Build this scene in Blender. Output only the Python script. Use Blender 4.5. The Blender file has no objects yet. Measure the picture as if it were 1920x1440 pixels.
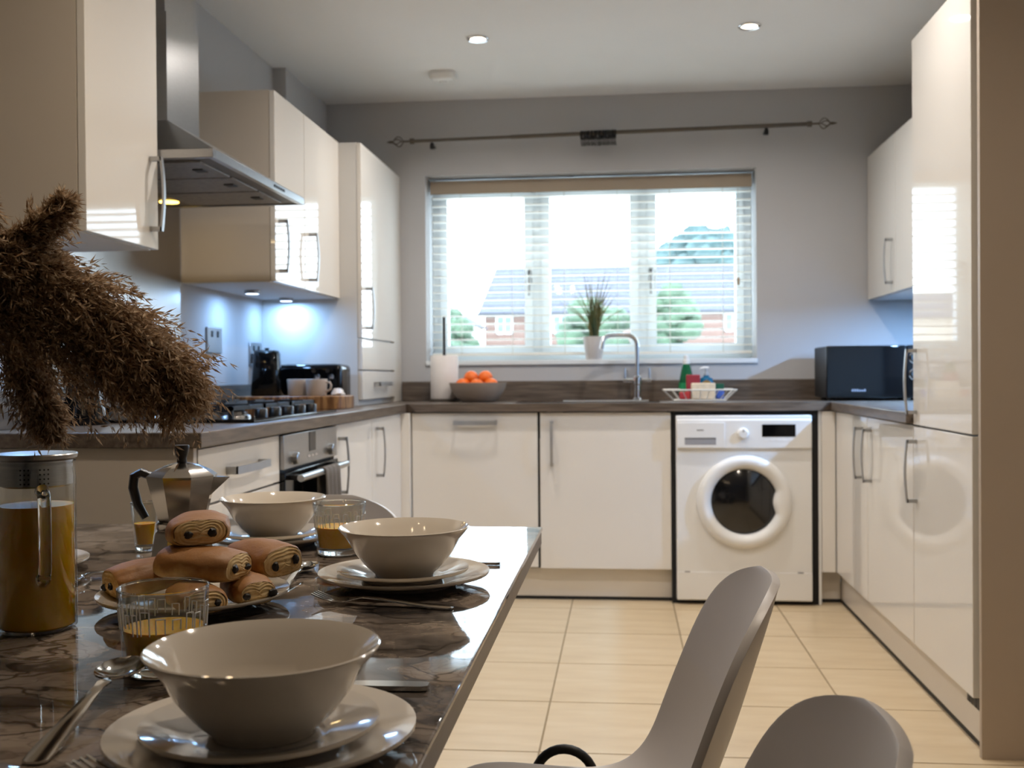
import bpy, math, random
import numpy as np
from mathutils import Vector, Matrix
PI = math.pi
SC = bpy.context.scene
COL = SC.collection
rng = random.Random(7)

# ------------------------------------------------------------------ camera
cam_d = bpy.data.cameras.new('camera'); cam = bpy.data.objects.new('camera', cam_d); COL.objects.link(cam)
YAW, PITCH, ROLL, FPX = 0.10280, -0.00846, -0.00776, 2010.8
CAM = Vector((0.3832, -4.9118, 1.0412))
fw = Vector((-math.sin(YAW)*math.cos(PITCH), math.cos(YAW)*math.cos(PITCH), math.sin(PITCH)))
rt = Vector((math.cos(YAW), math.sin(YAW), 0)); up = rt.cross(fw)
r2 = math.cos(ROLL)*rt + math.sin(ROLL)*up; u2 = -math.sin(ROLL)*rt + math.cos(ROLL)*up
cam.matrix_world = Matrix(((r2.x, u2.x, -fw.x, CAM.x), (r2.y, u2.y, -fw.y, CAM.y), (r2.z, u2.z, -fw.z, CAM.z), (0, 0, 0, 1)))
cam_d.sensor_width = 36.0; cam_d.lens = FPX/1920*36.0; cam_d.clip_start = 0.02; cam_d.clip_end = 400
cam_d.dof.use_dof = True; cam_d.dof.focus_distance = 1.38; cam_d.dof.aperture_fstop = 9.0
SC.camera = cam
# ------------------------------------------------------------------ colour management, world, daylight
SC.view_settings.view_transform = 'Standard'; SC.view_settings.look = 'None'
SC.view_settings.exposure = 0.0; SC.view_settings.gamma = 1.0; SC.view_settings.use_curve_mapping = False
SC.cycles.use_denoising = True; SC.cycles.max_bounces = 8; SC.cycles.diffuse_bounces = 4; SC.cycles.glossy_bounces = 3; SC.cycles.adaptive_threshold = 0.04
SC.cycles.transmission_bounces = 10; SC.cycles.transparent_max_bounces = 16; SC.cycles.sample_clamp_indirect = 4.0
SC.cycles.caustics_reflective = False; SC.cycles.caustics_refractive = False
W = bpy.data.worlds.new('overcast'); SC.world = W; W.use_nodes = True
bg = W.node_tree.nodes['Background']; bg.inputs['Color'].default_value = (0.66, 0.84, 1.0, 1); bg.inputs['Strength'].default_value = 12.0
pd = bpy.data.lights.new('window_portal', 'AREA'); pd.shape = 'RECTANGLE'; pd.size = 1.75; pd.size_y = 1.02
pd.cycles.is_portal = True
po = bpy.data.objects.new('window_portal', pd); COL.objects.link(po); po.location = (0.216, 0.95, 1.6); po.rotation_euler = (-PI/2, 0, 0)
DOWN_W, DOWN_COL = 8.9, (1.0, 0.93, 0.87)       # ceiling downlights over the kitchen
PUCK_W, PUCK_COL = 2.1, (0.28, 0.55, 1.0)        # cool cabinet lights
BULB_W = 0.15; DINE_W, DINE_COL = 7.5, (1.0, 0.86, 0.70)

# ------------------------------------------------------------------ helpers
def lin(c):
    return tuple(((x/255)/12.92 if x/255 <= 0.04045 else ((x/255+0.055)/1.055)**2.4) for x in c)
def nodes(m):
    m.use_nodes = True; nt = m.node_tree
    return nt, nt.nodes, nt.links, nt.nodes['Principled BSDF']
MATS = {}
def mat(name, c, rough=0.5, metal=0.0, spec=0.5, coat=0.0, var=0.0, vscale=6.0, bump=0.0, bscale=60.0, trans=0.0, ior=1.5, emit=0.0, stretch=(1, 1, 1), sss=0.0, crough=0.05):
    if name in MATS: return MATS[name]
    m = bpy.data.materials.new(name); nt, N, L, b = nodes(m); c = lin(c)
    b.inputs['Base Color'].default_value = (*c, 1); b.inputs['Roughness'].default_value = rough
    b.inputs['Metallic'].default_value = metal; b.inputs['Specular IOR Level'].default_value = spec
    b.inputs['Coat Weight'].default_value = coat; b.inputs['Coat Roughness'].default_value = crough
    b.inputs['Transmission Weight'].default_value = trans; b.inputs['IOR'].default_value = ior
    if sss: b.inputs['Subsurface Weight'].default_value = sss; b.inputs['Subsurface Radius'].default_value = (0.012, 0.006, 0.003)
    if emit: b.inputs['Emission Color'].default_value = (*c, 1); b.inputs['Emission Strength'].default_value = emit
    if var or bump:
        tc = N.new('ShaderNodeTexCoord'); mp = N.new('ShaderNodeMapping'); mp.inputs['Scale'].default_value = stretch
        L.new(tc.outputs['Object'], mp.inputs['Vector'])
    if var:
        n = N.new('ShaderNodeTexNoise'); n.inputs['Scale'].default_value = vscale; n.inputs['Detail'].default_value = 6
        L.new(mp.outputs['Vector'], n.inputs['Vector'])
        r = N.new('ShaderNodeValToRGB')
        r.color_ramp.elements[0].position = 0.3; r.color_ramp.elements[1].position = 0.7
        r.color_ramp.elements[0].color = (*[x*(1-var) for x in c], 1); r.color_ramp.elements[1].color = (*[min(1, x*(1+var)) for x in c], 1)
        L.new(n.outputs['Fac'], r.inputs['Fac']); L.new(r.outputs['Color'], b.inputs['Base Color'])
    if bump:
        n2 = N.new('ShaderNodeTexNoise'); n2.inputs['Scale'].default_value = bscale; n2.inputs['Detail'].default_value = 3
        L.new(mp.outputs['Vector'], n2.inputs['Vector'])
        bp = N.new('ShaderNodeBump'); bp.inputs['Strength'].default_value = bump; bp.inputs['Distance'].default_value = 0.002
        L.new(n2.outputs['Fac'], bp.inputs['Height']); L.new(bp.outputs['Normal'], b.inputs['Normal'])
    MATS[name] = m
    return m
def ramp_mat(name, stops, scale, stretch=(1, 1, 1), detail=8, dist=0.0, rough=0.4, spec=0.5, coat=0.0, bump=0.0):
    if name in MATS: return MATS[name]
    m = bpy.data.materials.new(name); nt, N, L, b = nodes(m)
    tc = N.new('ShaderNodeTexCoord'); mp = N.new('ShaderNodeMapping'); mp.inputs['Scale'].default_value = stretch
    L.new(tc.outputs['Object'], mp.inputs['Vector'])
    n = N.new('ShaderNodeTexNoise'); n.inputs['Scale'].default_value = scale; n.inputs['Detail'].default_value = detail; n.inputs['Distortion'].default_value = dist
    L.new(mp.outputs['Vector'], n.inputs['Vector'])
    r = N.new('ShaderNodeValToRGB'); e = r.color_ramp.elements
    while len(e) < len(stops): e.new(0.5)
    for i, (p, c) in enumerate(stops): e[i].position = p; e[i].color = (*lin(c), 1)
    L.new(n.outputs['Fac'], r.inputs['Fac']); L.new(r.outputs['Color'], b.inputs['Base Color'])
    b.inputs['Roughness'].default_value = rough; b.inputs['Specular IOR Level'].default_value = spec; b.inputs['Coat Weight'].default_value = coat
    b.inputs['Coat Roughness'].default_value = 0.04
    if bump:
        bp = N.new('ShaderNodeBump'); bp.inputs['Strength'].default_value = bump; bp.inputs['Distance'].default_value = 0.002
        L.new(n.outputs['Fac'], bp.inputs['Height']); L.new(bp.outputs['Normal'], b.inputs['Normal'])
    MATS[name] = m
    return m

class MB:
    def __init__(s): s.v = []; s.f = []
    def add(s, vs, fs):
        o = len(s.v); s.v += [tuple(v) for v in vs]; s.f += [tuple(i+o for i in f) for f in fs]; return s
    def box(s, x0, x1, y0, y1, z0, z1):
        x0, x1 = min(x0, x1), max(x0, x1); y0, y1 = min(y0, y1), max(y0, y1); z0, z1 = min(z0, z1), max(z0, z1)
        return s.add([(x0,y0,z0),(x1,y0,z0),(x1,y1,z0),(x0,y1,z0),(x0,y0,z1),(x1,y0,z1),(x1,y1,z1),(x0,y1,z1)],
                     [(0,3,2,1),(4,5,6,7),(0,1,5,4),(1,2,6,5),(2,3,7,6),(3,0,4,7)])
    def loft(s, rings, closed=True, cap=True):
        n = len(rings[0]); vs = [p for r in rings for p in r]; fs = []
        for k in range(len(rings)-1):
            for i in range(n if closed else n-1):
                j = (i+1) % n; a = k*n
                fs.append((a+i, a+j, a+n+j, a+n+i))
        if cap:
            fs.append(tuple(reversed(range(n)))); fs.append(tuple(range((len(rings)-1)*n, len(rings)*n)))
        return s.add(vs, fs)
    def lathe(s, prof, n=40, c=(0, 0, 0), ph=0.0):
        vs = []; idx = []
        for r, z in prof:
            if r < 1e-6: idx.append([len(vs)]); vs.append((c[0], c[1], c[2]+z))
            else:
                idx.append(list(range(len(vs), len(vs)+n)))
                vs += [(c[0]+r*math.cos(ph+2*PI*i/n), c[1]+r*math.sin(ph+2*PI*i/n), c[2]+z) for i in range(n)]
        fs = []
        for a, b in zip(idx, idx[1:]):
            for i in range(n):
                j = (i+1) % n
                if len(a) == 1 and len(b) == 1: continue
                if len(a) == 1: fs.append((a[0], b[j], b[i]))
                elif len(b) == 1: fs.append((a[i], a[j], b[0]))
                else: fs.append((a[i], a[j], b[j], b[i]))
        return s.add(vs, fs)
    def tube(s, pts, r, n=10, cap=True, sx=1.0):
        P = [Vector(p) for p in pts]; R = r if isinstance(r, (list, tuple)) else [r]*len(P)
        t0 = (P[1]-P[0]).normalized(); a = Vector((0, 0, 1)) if abs(t0.z) < 0.9 else Vector((1, 0, 0))
        u = t0.cross(a).normalized(); rings = []
        for k, p in enumerate(P):
            t = (P[min(k+1, len(P)-1)]-P[max(k-1, 0)]).normalized()
            u = (u - t*u.dot(t)).normalized(); w = t.cross(u)
            rings.append([tuple(p + u*(R[k]*sx*math.cos(2*PI*i/n)) + w*(R[k]*math.sin(2*PI*i/n))) for i in range(n)])
        return s.loft(rings, True, cap)
    def sphere(s, c, r, n=16, m=10):
        r = r if isinstance(r, (list, tuple)) else (r, r, r)
        i0 = len(s.v)
        s.lathe([(math.sin(PI*k/m), -math.cos(PI*k/m)) for k in range(m+1)], n)
        for i in range(i0, len(s.v)):
            x, y, z = s.v[i]; s.v[i] = (c[0]+x*r[0], c[1]+y*r[1], c[2]+z*r[2])
        return s
    def xf(s, M, i0=0):
        for i in range(i0, len(s.v)): s.v[i] = tuple(M @ Vector(s.v[i]))
        return s
    def mesh(s, name, off=(0, 0, 0)):
        me = bpy.data.meshes.new(name)
        me.from_pydata([(x-off[0], y-off[1], z-off[2]) for x, y, z in s.v], [], s.f)
        return me
    def build(s, name, material, parent=None, local=False, smooth=True, angle=35, bevel=0.0, seg=2, subsurf=0, solid=0.0, loc=None):
        if parent is None:
            a = np.array(s.v); off = loc if loc is not None else (float((a[:,0].min()+a[:,0].max())/2), float((a[:,1].min()+a[:,1].max())/2), float(a[:,2].min()))
        else: off = (0, 0, 0) if local else wloc(parent)
        me = s.mesh(name, off)
        o = bpy.data.objects.new(name, me); COL.objects.link(o)
        if parent is None: o.location = off
        else: o.parent = parent
        finish(o, material, smooth, angle, bevel, seg, subsurf, solid)
        return o
def finish(o, material, smooth=True, angle=35, bevel=0.0, seg=2, subsurf=0, solid=0.0):
    me = o.data; me.materials.append(material)
    if smooth:
        me.polygons.foreach_set('use_smooth', [True]*len(me.polygons))
        if angle < 180: me.set_sharp_from_angle(angle=math.radians(angle))
    if solid:
        md = o.modifiers.new('thick', 'SOLIDIFY'); md.thickness = solid; md.offset = 0
    if bevel:
        md = o.modifiers.new('edge', 'BEVEL'); md.width = bevel; md.segments = seg; md.limit_method = 'ANGLE'; md.angle_limit = math.radians(40); md.harden_normals = False
    if subsurf:
        md = o.modifiers.new('round', 'SUBSURF'); md.levels = subsurf; md.render_levels = subsurf
def wloc(o):
    x = y = z = 0.0
    while o is not None:
        x += o.location.x; y += o.location.y; z += o.location.z; o = o.parent
    return (x, y, z)
def tag(o, label=None, cat=None, group=None, kind=None):
    if label: o['label'] = label
    if cat: o['category'] = cat
    if group: o['group'] = group
    if kind: o['kind'] = kind
    return o
def thing(name, label, cat, loc=(0, 0, 0), rotz=0.0, group=None):
    o = bpy.data.objects.new(name, None); COL.objects.link(o); o.location = loc; o.rotation_euler = (0, 0, rotz)
    o.empty_display_size = 0.05
    return tag(o, label, cat, group)
def struct(o): o['kind'] = 'structure'; return o
def bx(*a): return MB().box(*a)
def dup(root, loc, rotz=None, label=None):
    r = root.copy(); COL.objects.link(r); r.location = loc
    if rotz is not None: r.rotation_euler = (0, 0, rotz)
    if label: r['label'] = label
    for ch in list(root.children):
        c = ch.copy(); COL.objects.link(c); c.parent = r
        for g in list(ch.children):
            d = g.copy(); COL.objects.link(d); d.parent = c
    return r

# ------------------------------------------------------------------ materials
WALL = mat('wall_paint', (188, 187, 187), 0.85, var=0.02, vscale=3, bump=0.05, bscale=300)
CEIL = mat('ceiling_paint', (238, 238, 237), 0.9, var=0.015, vscale=2)
GLOSS = mat('gloss_cream', (226, 221, 213), 0.03, spec=0.22, var=0.01, vscale=2)
SIDE = mat('matt_cashmere', (204, 194, 180), 0.45, var=0.015, vscale=3)
CARC = mat('carcass_white', (224, 220, 212), 0.5, var=0.01)
UNDER = mat('cabinet_underside', (226, 226, 226), 0.5, var=0.01)
STEEL = mat('brushed_steel', (176, 176, 176), 0.28, 1.0, var=0.08, vscale=40, stretch=(1, 1, 30))
HSTEEL = mat('handle_nickel', (182, 182, 182), 0.45, 1.0, var=0.04, vscale=30)
CHROME = mat('chrome', (225, 225, 228), 0.06, 1.0, var=0.01)
CUTL = mat('cutlery_steel', (205, 203, 198), 0.10, 1.0, var=0.02, vscale=20)
BLACKG = mat('black_gloss', (7, 7, 8), 0.07, spec=0.35, var=0.1, vscale=5)
BLACKM = mat('black_matt', (16, 16, 17), 0.5, var=0.1, vscale=8)
IRON = mat('cast_iron', (12, 12, 13), 0.55, var=0.15, vscale=20, bump=0.1)
WHITEP = mat('white_plastic', (235, 235, 233), 0.3, var=0.01, vscale=4)
UPVC = mat('window_upvc', (232, 236, 238), 0.3, var=0.01)
GREYK = mat('painted_gap_shade', (14, 13, 12), 0.7, var=0.1)  # near-black that stands in for shade in the gaps between units
WOODT = ramp_mat('worktop_oak_laminate', [(0.25, (66, 56, 48)), (0.5, (98, 86, 75)), (0.75, (122, 108, 95))], 5, (1.2, 14, 14), 8, 0.4, 0.30, 0.5)
WOODTY = ramp_mat('worktop_oak_laminate_side', [(0.25, (66, 56, 48)), (0.5, (98, 86, 75)), (0.75, (122, 108, 95))], 5, (14, 1.2, 14), 8, 0.4, 0.30, 0.5)
OLIVE = ramp_mat('olive_wood', [(0.3, (56, 34, 16)), (0.5, (122, 82, 44)), (0.7, (176, 134, 84))], 9, (6, 6, 0.8), 6, 1.2, 0.4)
CERAM = mat('cream_ceramic', (212, 203, 190), 0.08, var=0.012, vscale=6, coat=0.6)
TILE = ramp_mat('floor_tile_cream', [(0.3, (197, 175, 141)), (0.5, (206, 185, 151)), (0.7, (213, 194, 163))], 3, (1, 5, 1), 6, 0.3, 0.32, 0.5)
GROUT = mat('grout', (150, 132, 104), 0.9, var=0.08, vscale=30)
SHELL = mat('chair_grey_plastic', (190, 184, 180), 0.38, var=0.02, vscale=5)
BRICKM = mat('brick_red', (112, 88, 78), 0.9, var=0.15, vscale=30)
ROOFM = mat('roof_slate', (78, 78, 86), 0.9, var=0.18, vscale=6)
LEAF1 = mat('leaf_green', (66, 84, 62), 0.8, var=0.35, vscale=1.5)
LEAF2 = mat('leaf_dark_green', (60, 80, 78), 0.8, var=0.35, vscale=0.8)
BARK = mat('bark', (70, 58, 46), 0.9, var=0.2)
def glass_mat():
    m = bpy.data.materials.new('window_glass'); m.use_nodes = True; nt = m.node_tree; N = nt.nodes; L = nt.links
    N.remove(N['Principled BSDF']); out = N['Material Output']
    t = N.new('ShaderNodeBsdfTransparent'); t.inputs['Color'].default_value = (0.97, 0.97, 0.97, 1)
    g = N.new('ShaderNodeBsdfGlossy'); g.inputs['Roughness'].default_value = 0.02
    x = N.new('ShaderNodeMixShader'); x.inputs[0].default_value = 0.07
    L.new(t.outputs[0], x.inputs[1]); L.new(g.outputs[0], x.inputs[2]); L.new(x.outputs[0], out.inputs['Surface'])
    return m
PANE = glass_mat()
def thin_glass(name, tint, ior):
    m = bpy.data.materials.new(name); m.use_nodes = True; nt = m.node_tree; N = nt.nodes; L = nt.links
    N.remove(N['Principled BSDF']); out = N['Material Output']
    t = N.new('ShaderNodeBsdfTransparent'); t.inputs['Color'].default_value = tint
    g = N.new('ShaderNodeBsdfGlossy'); g.inputs['Roughness'].default_value = 0.01
    f = N.new('ShaderNodeLayerWeight'); f.inputs['Blend'].default_value = 0.5
    pw = N.new('ShaderNodeMath'); pw.operation = 'POWER'; pw.inputs[1].default_value = 4.5; L.new(f.outputs['Facing'], pw.inputs[0])
    ma = N.new('ShaderNodeMath'); ma.operation = 'MULTIPLY_ADD'; ma.inputs[1].default_value = 0.85; ma.inputs[2].default_value = ior; L.new(pw.outputs[0], ma.inputs[0])
    x = N.new('ShaderNodeMixShader'); L.new(ma.outputs[0], x.inputs[0])
    L.new(t.outputs[0], x.inputs[1]); L.new(g.outputs[0], x.inputs[2]); L.new(x.outputs[0], out.inputs['Surface'])
    return m
GLASS = thin_glass('clear_glass', (0.95, 0.96, 0.955, 1), 0.07)
SOLIDGLASS = mat('solid_glass', (250, 252, 252), 0.0, trans=1.0, ior=1.47)
JUICE = mat('orange_juice', (255, 190, 8), 0.18, var=0.04, vscale=10, sss=0.95)
JUICE.node_tree.nodes['Principled BSDF'].inputs['Subsurface Radius'].default_value = (0.030, 0.018, 0.003)

# ------------------------------------------------------------------ dimensions
XL, XR = -0.637, 1.326           # door faces of the left and right runs (back run at y = 0)
XWL, XWR, YB, ZC = -1.21, 1.93, 0.58, 2.462
ZT, OV = 0.91, 0.0225
YBACK = -7.4; XDL = -2.5          # dining end of the room, behind the camera
# ------------------------------------------------------------------ room shell
fl = struct(bx(XDL, XWR, YBACK, YB, -0.12, -0.003).build('floor', GROUT, loc=(0, 0, 0)))
T = 0.4575
tile_me = None
tx0, ty0 = 0.147, -0.597
for i in range(-6, 5):
    for j in range(-16, 4):
        x0 = tx0+i*T; y0 = ty0+j*T
        a0, a1, b0, b1 = max(x0+.003, XDL), min(x0+T-.003, XWR), max(y0+.003, YBACK), min(y0+T-.003, YB)
        if a1-a0 < 0.03 or b1-b0 < 0.03 or (a1 < XWL and b0 > -2.6): continue
        full = abs(a1-a0-(T-.006)) < 1e-6 and abs(b1-b0-(T-.006)) < 1e-6
        if full and tile_me:
            o = bpy.data.objects.new('tile', tile_me); COL.objects.link(o); o.parent = fl
        else:
            m = bx(-(a1-a0)/2, (a1-a0)/2, -(b1-b0)/2, (b1-b0)/2, -0.02, 0.0)
            o = m.build('tile', TILE, fl, local=True, smooth=False, bevel=0.0015, seg=1)
            if full:
                tile_me = o.data; 
        o.location = ((a0+a1)/2, (b0+b1)/2, 0)
struct(bx(XDL-.1, XWR+.1, YBACK-.1, YB+.3, ZC, ZC+.12).build('ceiling', CEIL, smooth=False))
WX0, WX1, WZ0, WZ1 = -0.628, 1.056, 1.112, 2.076
m = MB()
m.box(-1.6, WX0, YB, YB+.3, 0, ZC); m.box(WX1, 2.2, YB, YB+.3, 0, ZC); m.box(WX0, WX1, YB, YB+.3, 0, WZ0); m.box(WX0, WX1, YB, YB+.3, WZ1, ZC)
struct(m.build('wall_back', WALL, smooth=False))
struct(bx(XWL-.15, XWL, -2.6, YB, 0, ZC).build('wall_left', WALL, smooth=False))
struct(bx(XDL, XWL-.15, -2.6, -2.45, 0, ZC).build('wall_return', WALL, smooth=False))
struct(bx(XWL, -1.148, -0.1, YB, 0, ZC).build('wall_boxing', WALL, smooth=False))
struct(bx(XWR, XWR+.15, YBACK, YB, 0, ZC).build('wall_right', WALL, smooth=False))
struct(bx(XDL-.15, XDL, YBACK, -2.45, 0, ZC).build('wall_dining', WALL, smooth=False))
struct(bx(XDL, XWR, YBACK-.15, YBACK, 0, ZC).build('wall_front', WALL, smooth=False))
struct(bx(WX0-.002, WX1+.002, YB-.012, YB+.2, WZ0-.020, WZ0+.004).build('trim_1', UPVC, bevel=0.003))
# ------------------------------------------------------------------ window
def window():
    y0, y1 = 0.805, 0.872
    m = MB()
    m.box(WX0, WX1, y0, y1, WZ0, WZ0+.05); m.box(WX0, WX1, y0, y1, WZ1-.05, WZ1); m.box(WX0, WX0+.04, y0, y1, WZ0+.05, WZ1-.05); m.box(WX1-.04, WX1, y0, y1, WZ0+.05, WZ1-.05)
    m.box(-.09, -.04, y0, y1, WZ0+.05, WZ1-.05); m.box(.47, .52, y0, y1, WZ0+.05, WZ1-.05)
    w = struct(m.build('window_1', UPVC, smooth=False))
    for i, (a, b) in enumerate([(-.588, -.09), (-.04, .47), (.52, 1.016)]):
        pa, pb = [(-.548, -.134), (.002, .426), (.564, .976)][i]
        m = MB(); z0, z1, p0, p1 = WZ0+.05, WZ1-.05, 1.2, 1.985
        m.box(a, pa, y0-.014, y1-.02, z0, z1); m.box(pb, b, y0-.014, y1-.02, z0, z1); m.box(pa, pb, y0-.014, y1-.02, z0, p0); m.box(pa, pb, y0-.014, y1-.02, p1, z1)
        s = m.build('sash', UPVC, w, smooth=False)
        bx(pa-.004, pb+.004, .832, .836, p0-.004, p1+.004).build('pane', PANE, s, smooth=False)
        hx = {0: -.108, 1: None, 2: .535}[i]
        if hx is not None:
            m = bx(hx-.012, hx+.012, y0-.024, y0-.014, 1.52, 1.60); m.box(hx-.008, hx+.008, y0-.05, y0-.024, 1.575, 1.592); m.box(hx-.008, hx+.008, y0-.05, y0-.038, 1.46, 1.592)
            m.build('window_handle', HSTEEL, s, bevel=0.003)
window()
def blind():
    SLAT = mat('blind_cream_slat', (240, 237, 228), 0.5, var=0.02, vscale=4); VAL = mat('blind_valance_taupe', (168, 152, 132), 0.6, var=0.03, vscale=8)
    b = thing('venetian_blind', 'cream slatted venetian blind lowered over the kitchen window', 'blind', (0.216, 0.70, 1.14))
    bx(-.618, 1.046, .663, .675, 1.992, 2.062).build('valance', VAL, b, bevel=0.002)
    bx(-.612, 1.04, .678, .728, 2.01, 2.06).build('headrail', SLAT, b, bevel=0.002)
    me = None; th = math.radians(-2.0)
    for k in range(20):
        z = 1.975-k*.0415
        if me is None:
            m = MB(); n = 6; prof = [(-.023+.046*i/n, .0022*(1-(2*i/n-1)**2)) for i in range(n+1)]
            rings = []
            for x in (-.83, .83):
                rings.append([(x, p, q+.0017) for p, q in prof]+[(x, p, q-.0017) for p, q in reversed(prof)])
            m.loft(rings); m.xf(Matrix.Rotation(th, 4, 'X'))
            o = m.build('slat', SLAT, b, local=True, angle=50); me = o.data
        else:
            o = bpy.data.objects.new('slat', me); COL.objects.link(o); o.parent = b
        o.location = (0, 0, z-1.14)
    bx(-.614, 1.044, .68, .72, 1.143, 1.157).build('bottom_rail', SLAT, b, bevel=0.003)
    for x in (-.46, -.19, .085, .36, .63, .90):
        m = MB(); m.tube([(x, .6755, 1.15), (x, .6755, 2.0)], .0011, 5); m.tube([(x, .7245, 1.15), (x, .7245, 2.0)], .0011, 5)
        m.build('ladder_cord', mat('blind_cord', (200, 196, 184), 0.8, var=0.03), b)
    m = MB(); m.lathe([(0, 0), (.006, .004), (.009, .03), (.004, .04), (0, .041)], 10, (.975, .662, 1.49)); m.tube([(.975, .664, 1.53), (.975, .669, 1.99)], .0009, 5)
    m.build('pull_tassel', VAL, b)
blind()

# ------------------------------------------------------------------ cabinet helpers (u along the run, n out of the face, z up)
class Face:
    def __init__(s, ax, plane, sgn): s.ax, s.p, s.s = ax, plane, sgn
    def P(s, u, n, z): return (s.p+s.s*n, u, z) if s.ax == 'x' else (u, s.p+s.s*n, z)
    def box(s, m, u0, u1, n0, n1, z0, z1):
        a = s.P(u0, n0, z0); b = s.P(u1, n1, z1); return m.box(a[0], b[0], a[1], b[1], a[2], b[2])
FL, FR, FB = Face('x', XL, 1), Face('x', XR, -1), Face('y', 0.0, -1)
FWL, FDR, FWR = Face('x', -0.855, 1), Face('x', -0.757, 1), Face('x', 1.598, -1)
def handle(F, parent, u, z0, z1, horiz=False, w=0.012):
    m = MB(); n = 12; L = (z1-z0) if not horiz else (u[1]-u[0])
    for i in range(n):
        rings = []
        for t in (i/n, (i+1)/n):
            o = .027+.007*math.sin(PI*t); ring = []
            for dw, dn in ((-w/2, 0), (w/2, 0), (w/2, .006), (-w/2, .006)):
                ring.append(F.P(u[0]+L*t, o+dn, z0+dw) if horiz else F.P(u+dw, o+dn, z0+L*t))
            rings.append(ring)
        m.loft(rings, True, i in (0, n-1))
    for t in (0, 1):
        if horiz:
            a = u[0]+L*t; F.box(m, a if t == 0 else a-.012, a+.012 if t == 0 else a, 0, .032, z0-w/2, z0+w/2)
        else:
            a = z0+L*t; F.box(m, u-w/2, u+w/2, 0, .032, a if t == 0 else a-.012, a+.012 if t == 0 else a)
    return m.build('handle', HSTEEL, parent, angle=40)
def front(F, parent, u0, u1, z0, z1, h=None, name='door', hor=None, g=.0016, material=None):
    m = MB(); F.box(m, u0+g, u1-g, -.019, 0, z0+g, z1-g)
    d = m.build(name, material or GLOSS, parent, bevel=.0012)
    if h: handle(F, d, *h)
    if hor: handle(F, d, (hor[0], hor[1]), hor[2], hor[2], True, .02)
    return d
def unit(name, label, cat, F, u0, u1, z0, z1, depth, material=None):
    c = F.P((u0+u1)/2, -depth/2, z0)
    t = thing(name, label, cat, c)
    m = MB(); F.box(m, u0+.0005, u1-.0005, -depth, -.021, z0, z1)
    m.build('body', material or CARC, t, smooth=False)
    return t
ZD0, ZD1 = .15, .868
# --- left run
ep = bx(XWL, XL-.002, -2.44, -2.42, 0, .871).build('end_panel', SIDE, bevel=.001); tag(ep, 'beige end panel of the left worktop behind the coffee pot', 'panel')
t = unit('drawer_unit', 'cream drawer unit beside the oven with a wide grey handle', 'cabinet', FL, -2.418, -1.802, ZD0, ZD1, .56)
front(FL, t, -2.418, -1.802, .727, ZD1, name='drawer', hor=(-2.235, -1.975, .800))
front(FL, t, -2.418, -1.802, .44, .724, name='drawer', hor=(-2.235, -1.975, .665))
front(FL, t, -2.418, -1.802, ZD0, .437, name='drawer', hor=(-2.235, -1.975, .38))
def oven():
    t = thing('oven', 'built-in steel and black oven with a towel on its bar', 'oven', (XL-.28, -1.5, .15))
    m = MB(); FL.box(m, -1.798, -1.202, -.56, -.01, .152, .866); m.build('body', BLACKM, t, smooth=False)
    m = MB(); FL.box(m, -1.798, -1.202, -.01, .012, .762, .866); p = m.build('control_panel', STEEL, t, bevel=.002)
    m = MB(); FL.box(m, -1.535, -1.465, .0121, .0135, .80, .862); m.build('display', BLACKG, p, smooth=False)
    for y in (-1.70, -1.30):
        m = MB(); m.lathe([(0, 0), (.019, 0), (.018, .016), (.014, .018), (0, .018)], 24); m.xf(Matrix.Translation((XL+.012, y, .79)) @ Matrix.Rotation(PI/2, 4, 'Y'))
        m.build('knob', STEEL, p)
    for y in (-1.54, -1.5, -1.46):
        m = MB(); FL.box(m, y-.012, y+.012, .012, .0135, .783, .789); m.build('button', CHROME, p, smooth=False)
    m = MB(); FL.box(m, -1.798, -1.202, -.01, .016, .158, .752); d = m.build('oven_door', BLACKG, t, bevel=.003)
    m = MB(); m.tube([(XL+.055, -1.77, .735), (XL+.055, -1.23, .735)], .011, 14)
    h = m.build('door_bar', STEEL, d)
    for y in (-1.74, -1.26):
        m = MB(); FL.box(m, y-.011, y+.011, .015, .05, .727, .743); m.build('bar_mount', BLACKM, d, bevel=.002)
    # tea towel folded over the bar
    m = MB(); nu, nv = 20, 22; cx, cz = XL+.055, .735; R = .014
    ys = [-1.545+.17*i/nu for i in range(nu+1)]
    g = []
    for i in range(nu+1):
        row = []; ph = i/nu*2*PI*3.5
        for j in range(nv+1):
            s = j/nv
            if s < .42: a = s/.42; x = cx-R; z = cz-.24*(1-a)
            elif s < .56: a = (s-.42)/.14*PI; x = cx-R*math.cos(a); z = cz+R*math.sin(a)
            else: a = (s-.56)/.44; x = cx+R; z = cz-.30*a
            hang = max(0, (cz-z))/.3
            x += (.003+.009*hang)*math.sin(ph)*(1 if s > .5 else -.12)+ (0.006*hang if s > .5 else 0.004*hang*0)
            row.append((x, ys[i]+.006*hang*math.cos(ph*.7), z))
        g.append(row)
    m.add([p for r in g for p in r], [(i*(nv+1)+j, (i+1)*(nv+1)+j, (i+1)*(nv+1)+j+1, i*(nv+1)+j+1) for i in range(nu) for j in range(nv)])
    tw = m.build('tea_towel', mat('towel_grey', (104, 98, 92), 0.95, var=0.1, vscale=30, bump=0.3, bscale=400, stretch=(1, 1, 1)), None, angle=180, solid=.003)
    tag(tw, 'grey cloth tea towel hanging over the oven bar', 'towel')
oven()
t = unit('base_cabinet', 'cream corner base cabinet with two tall handles right of the oven', 'cabinet', FL, -1.198, -.042, ZD0, ZD1, .56)
front(FL, t, -1.198, -.615, ZD0, ZD1, h=(-1.13, .617, .822))
front(FL, t, -.612, -.044, ZD0, ZD1, h=(-.535, .622, .828))
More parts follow.
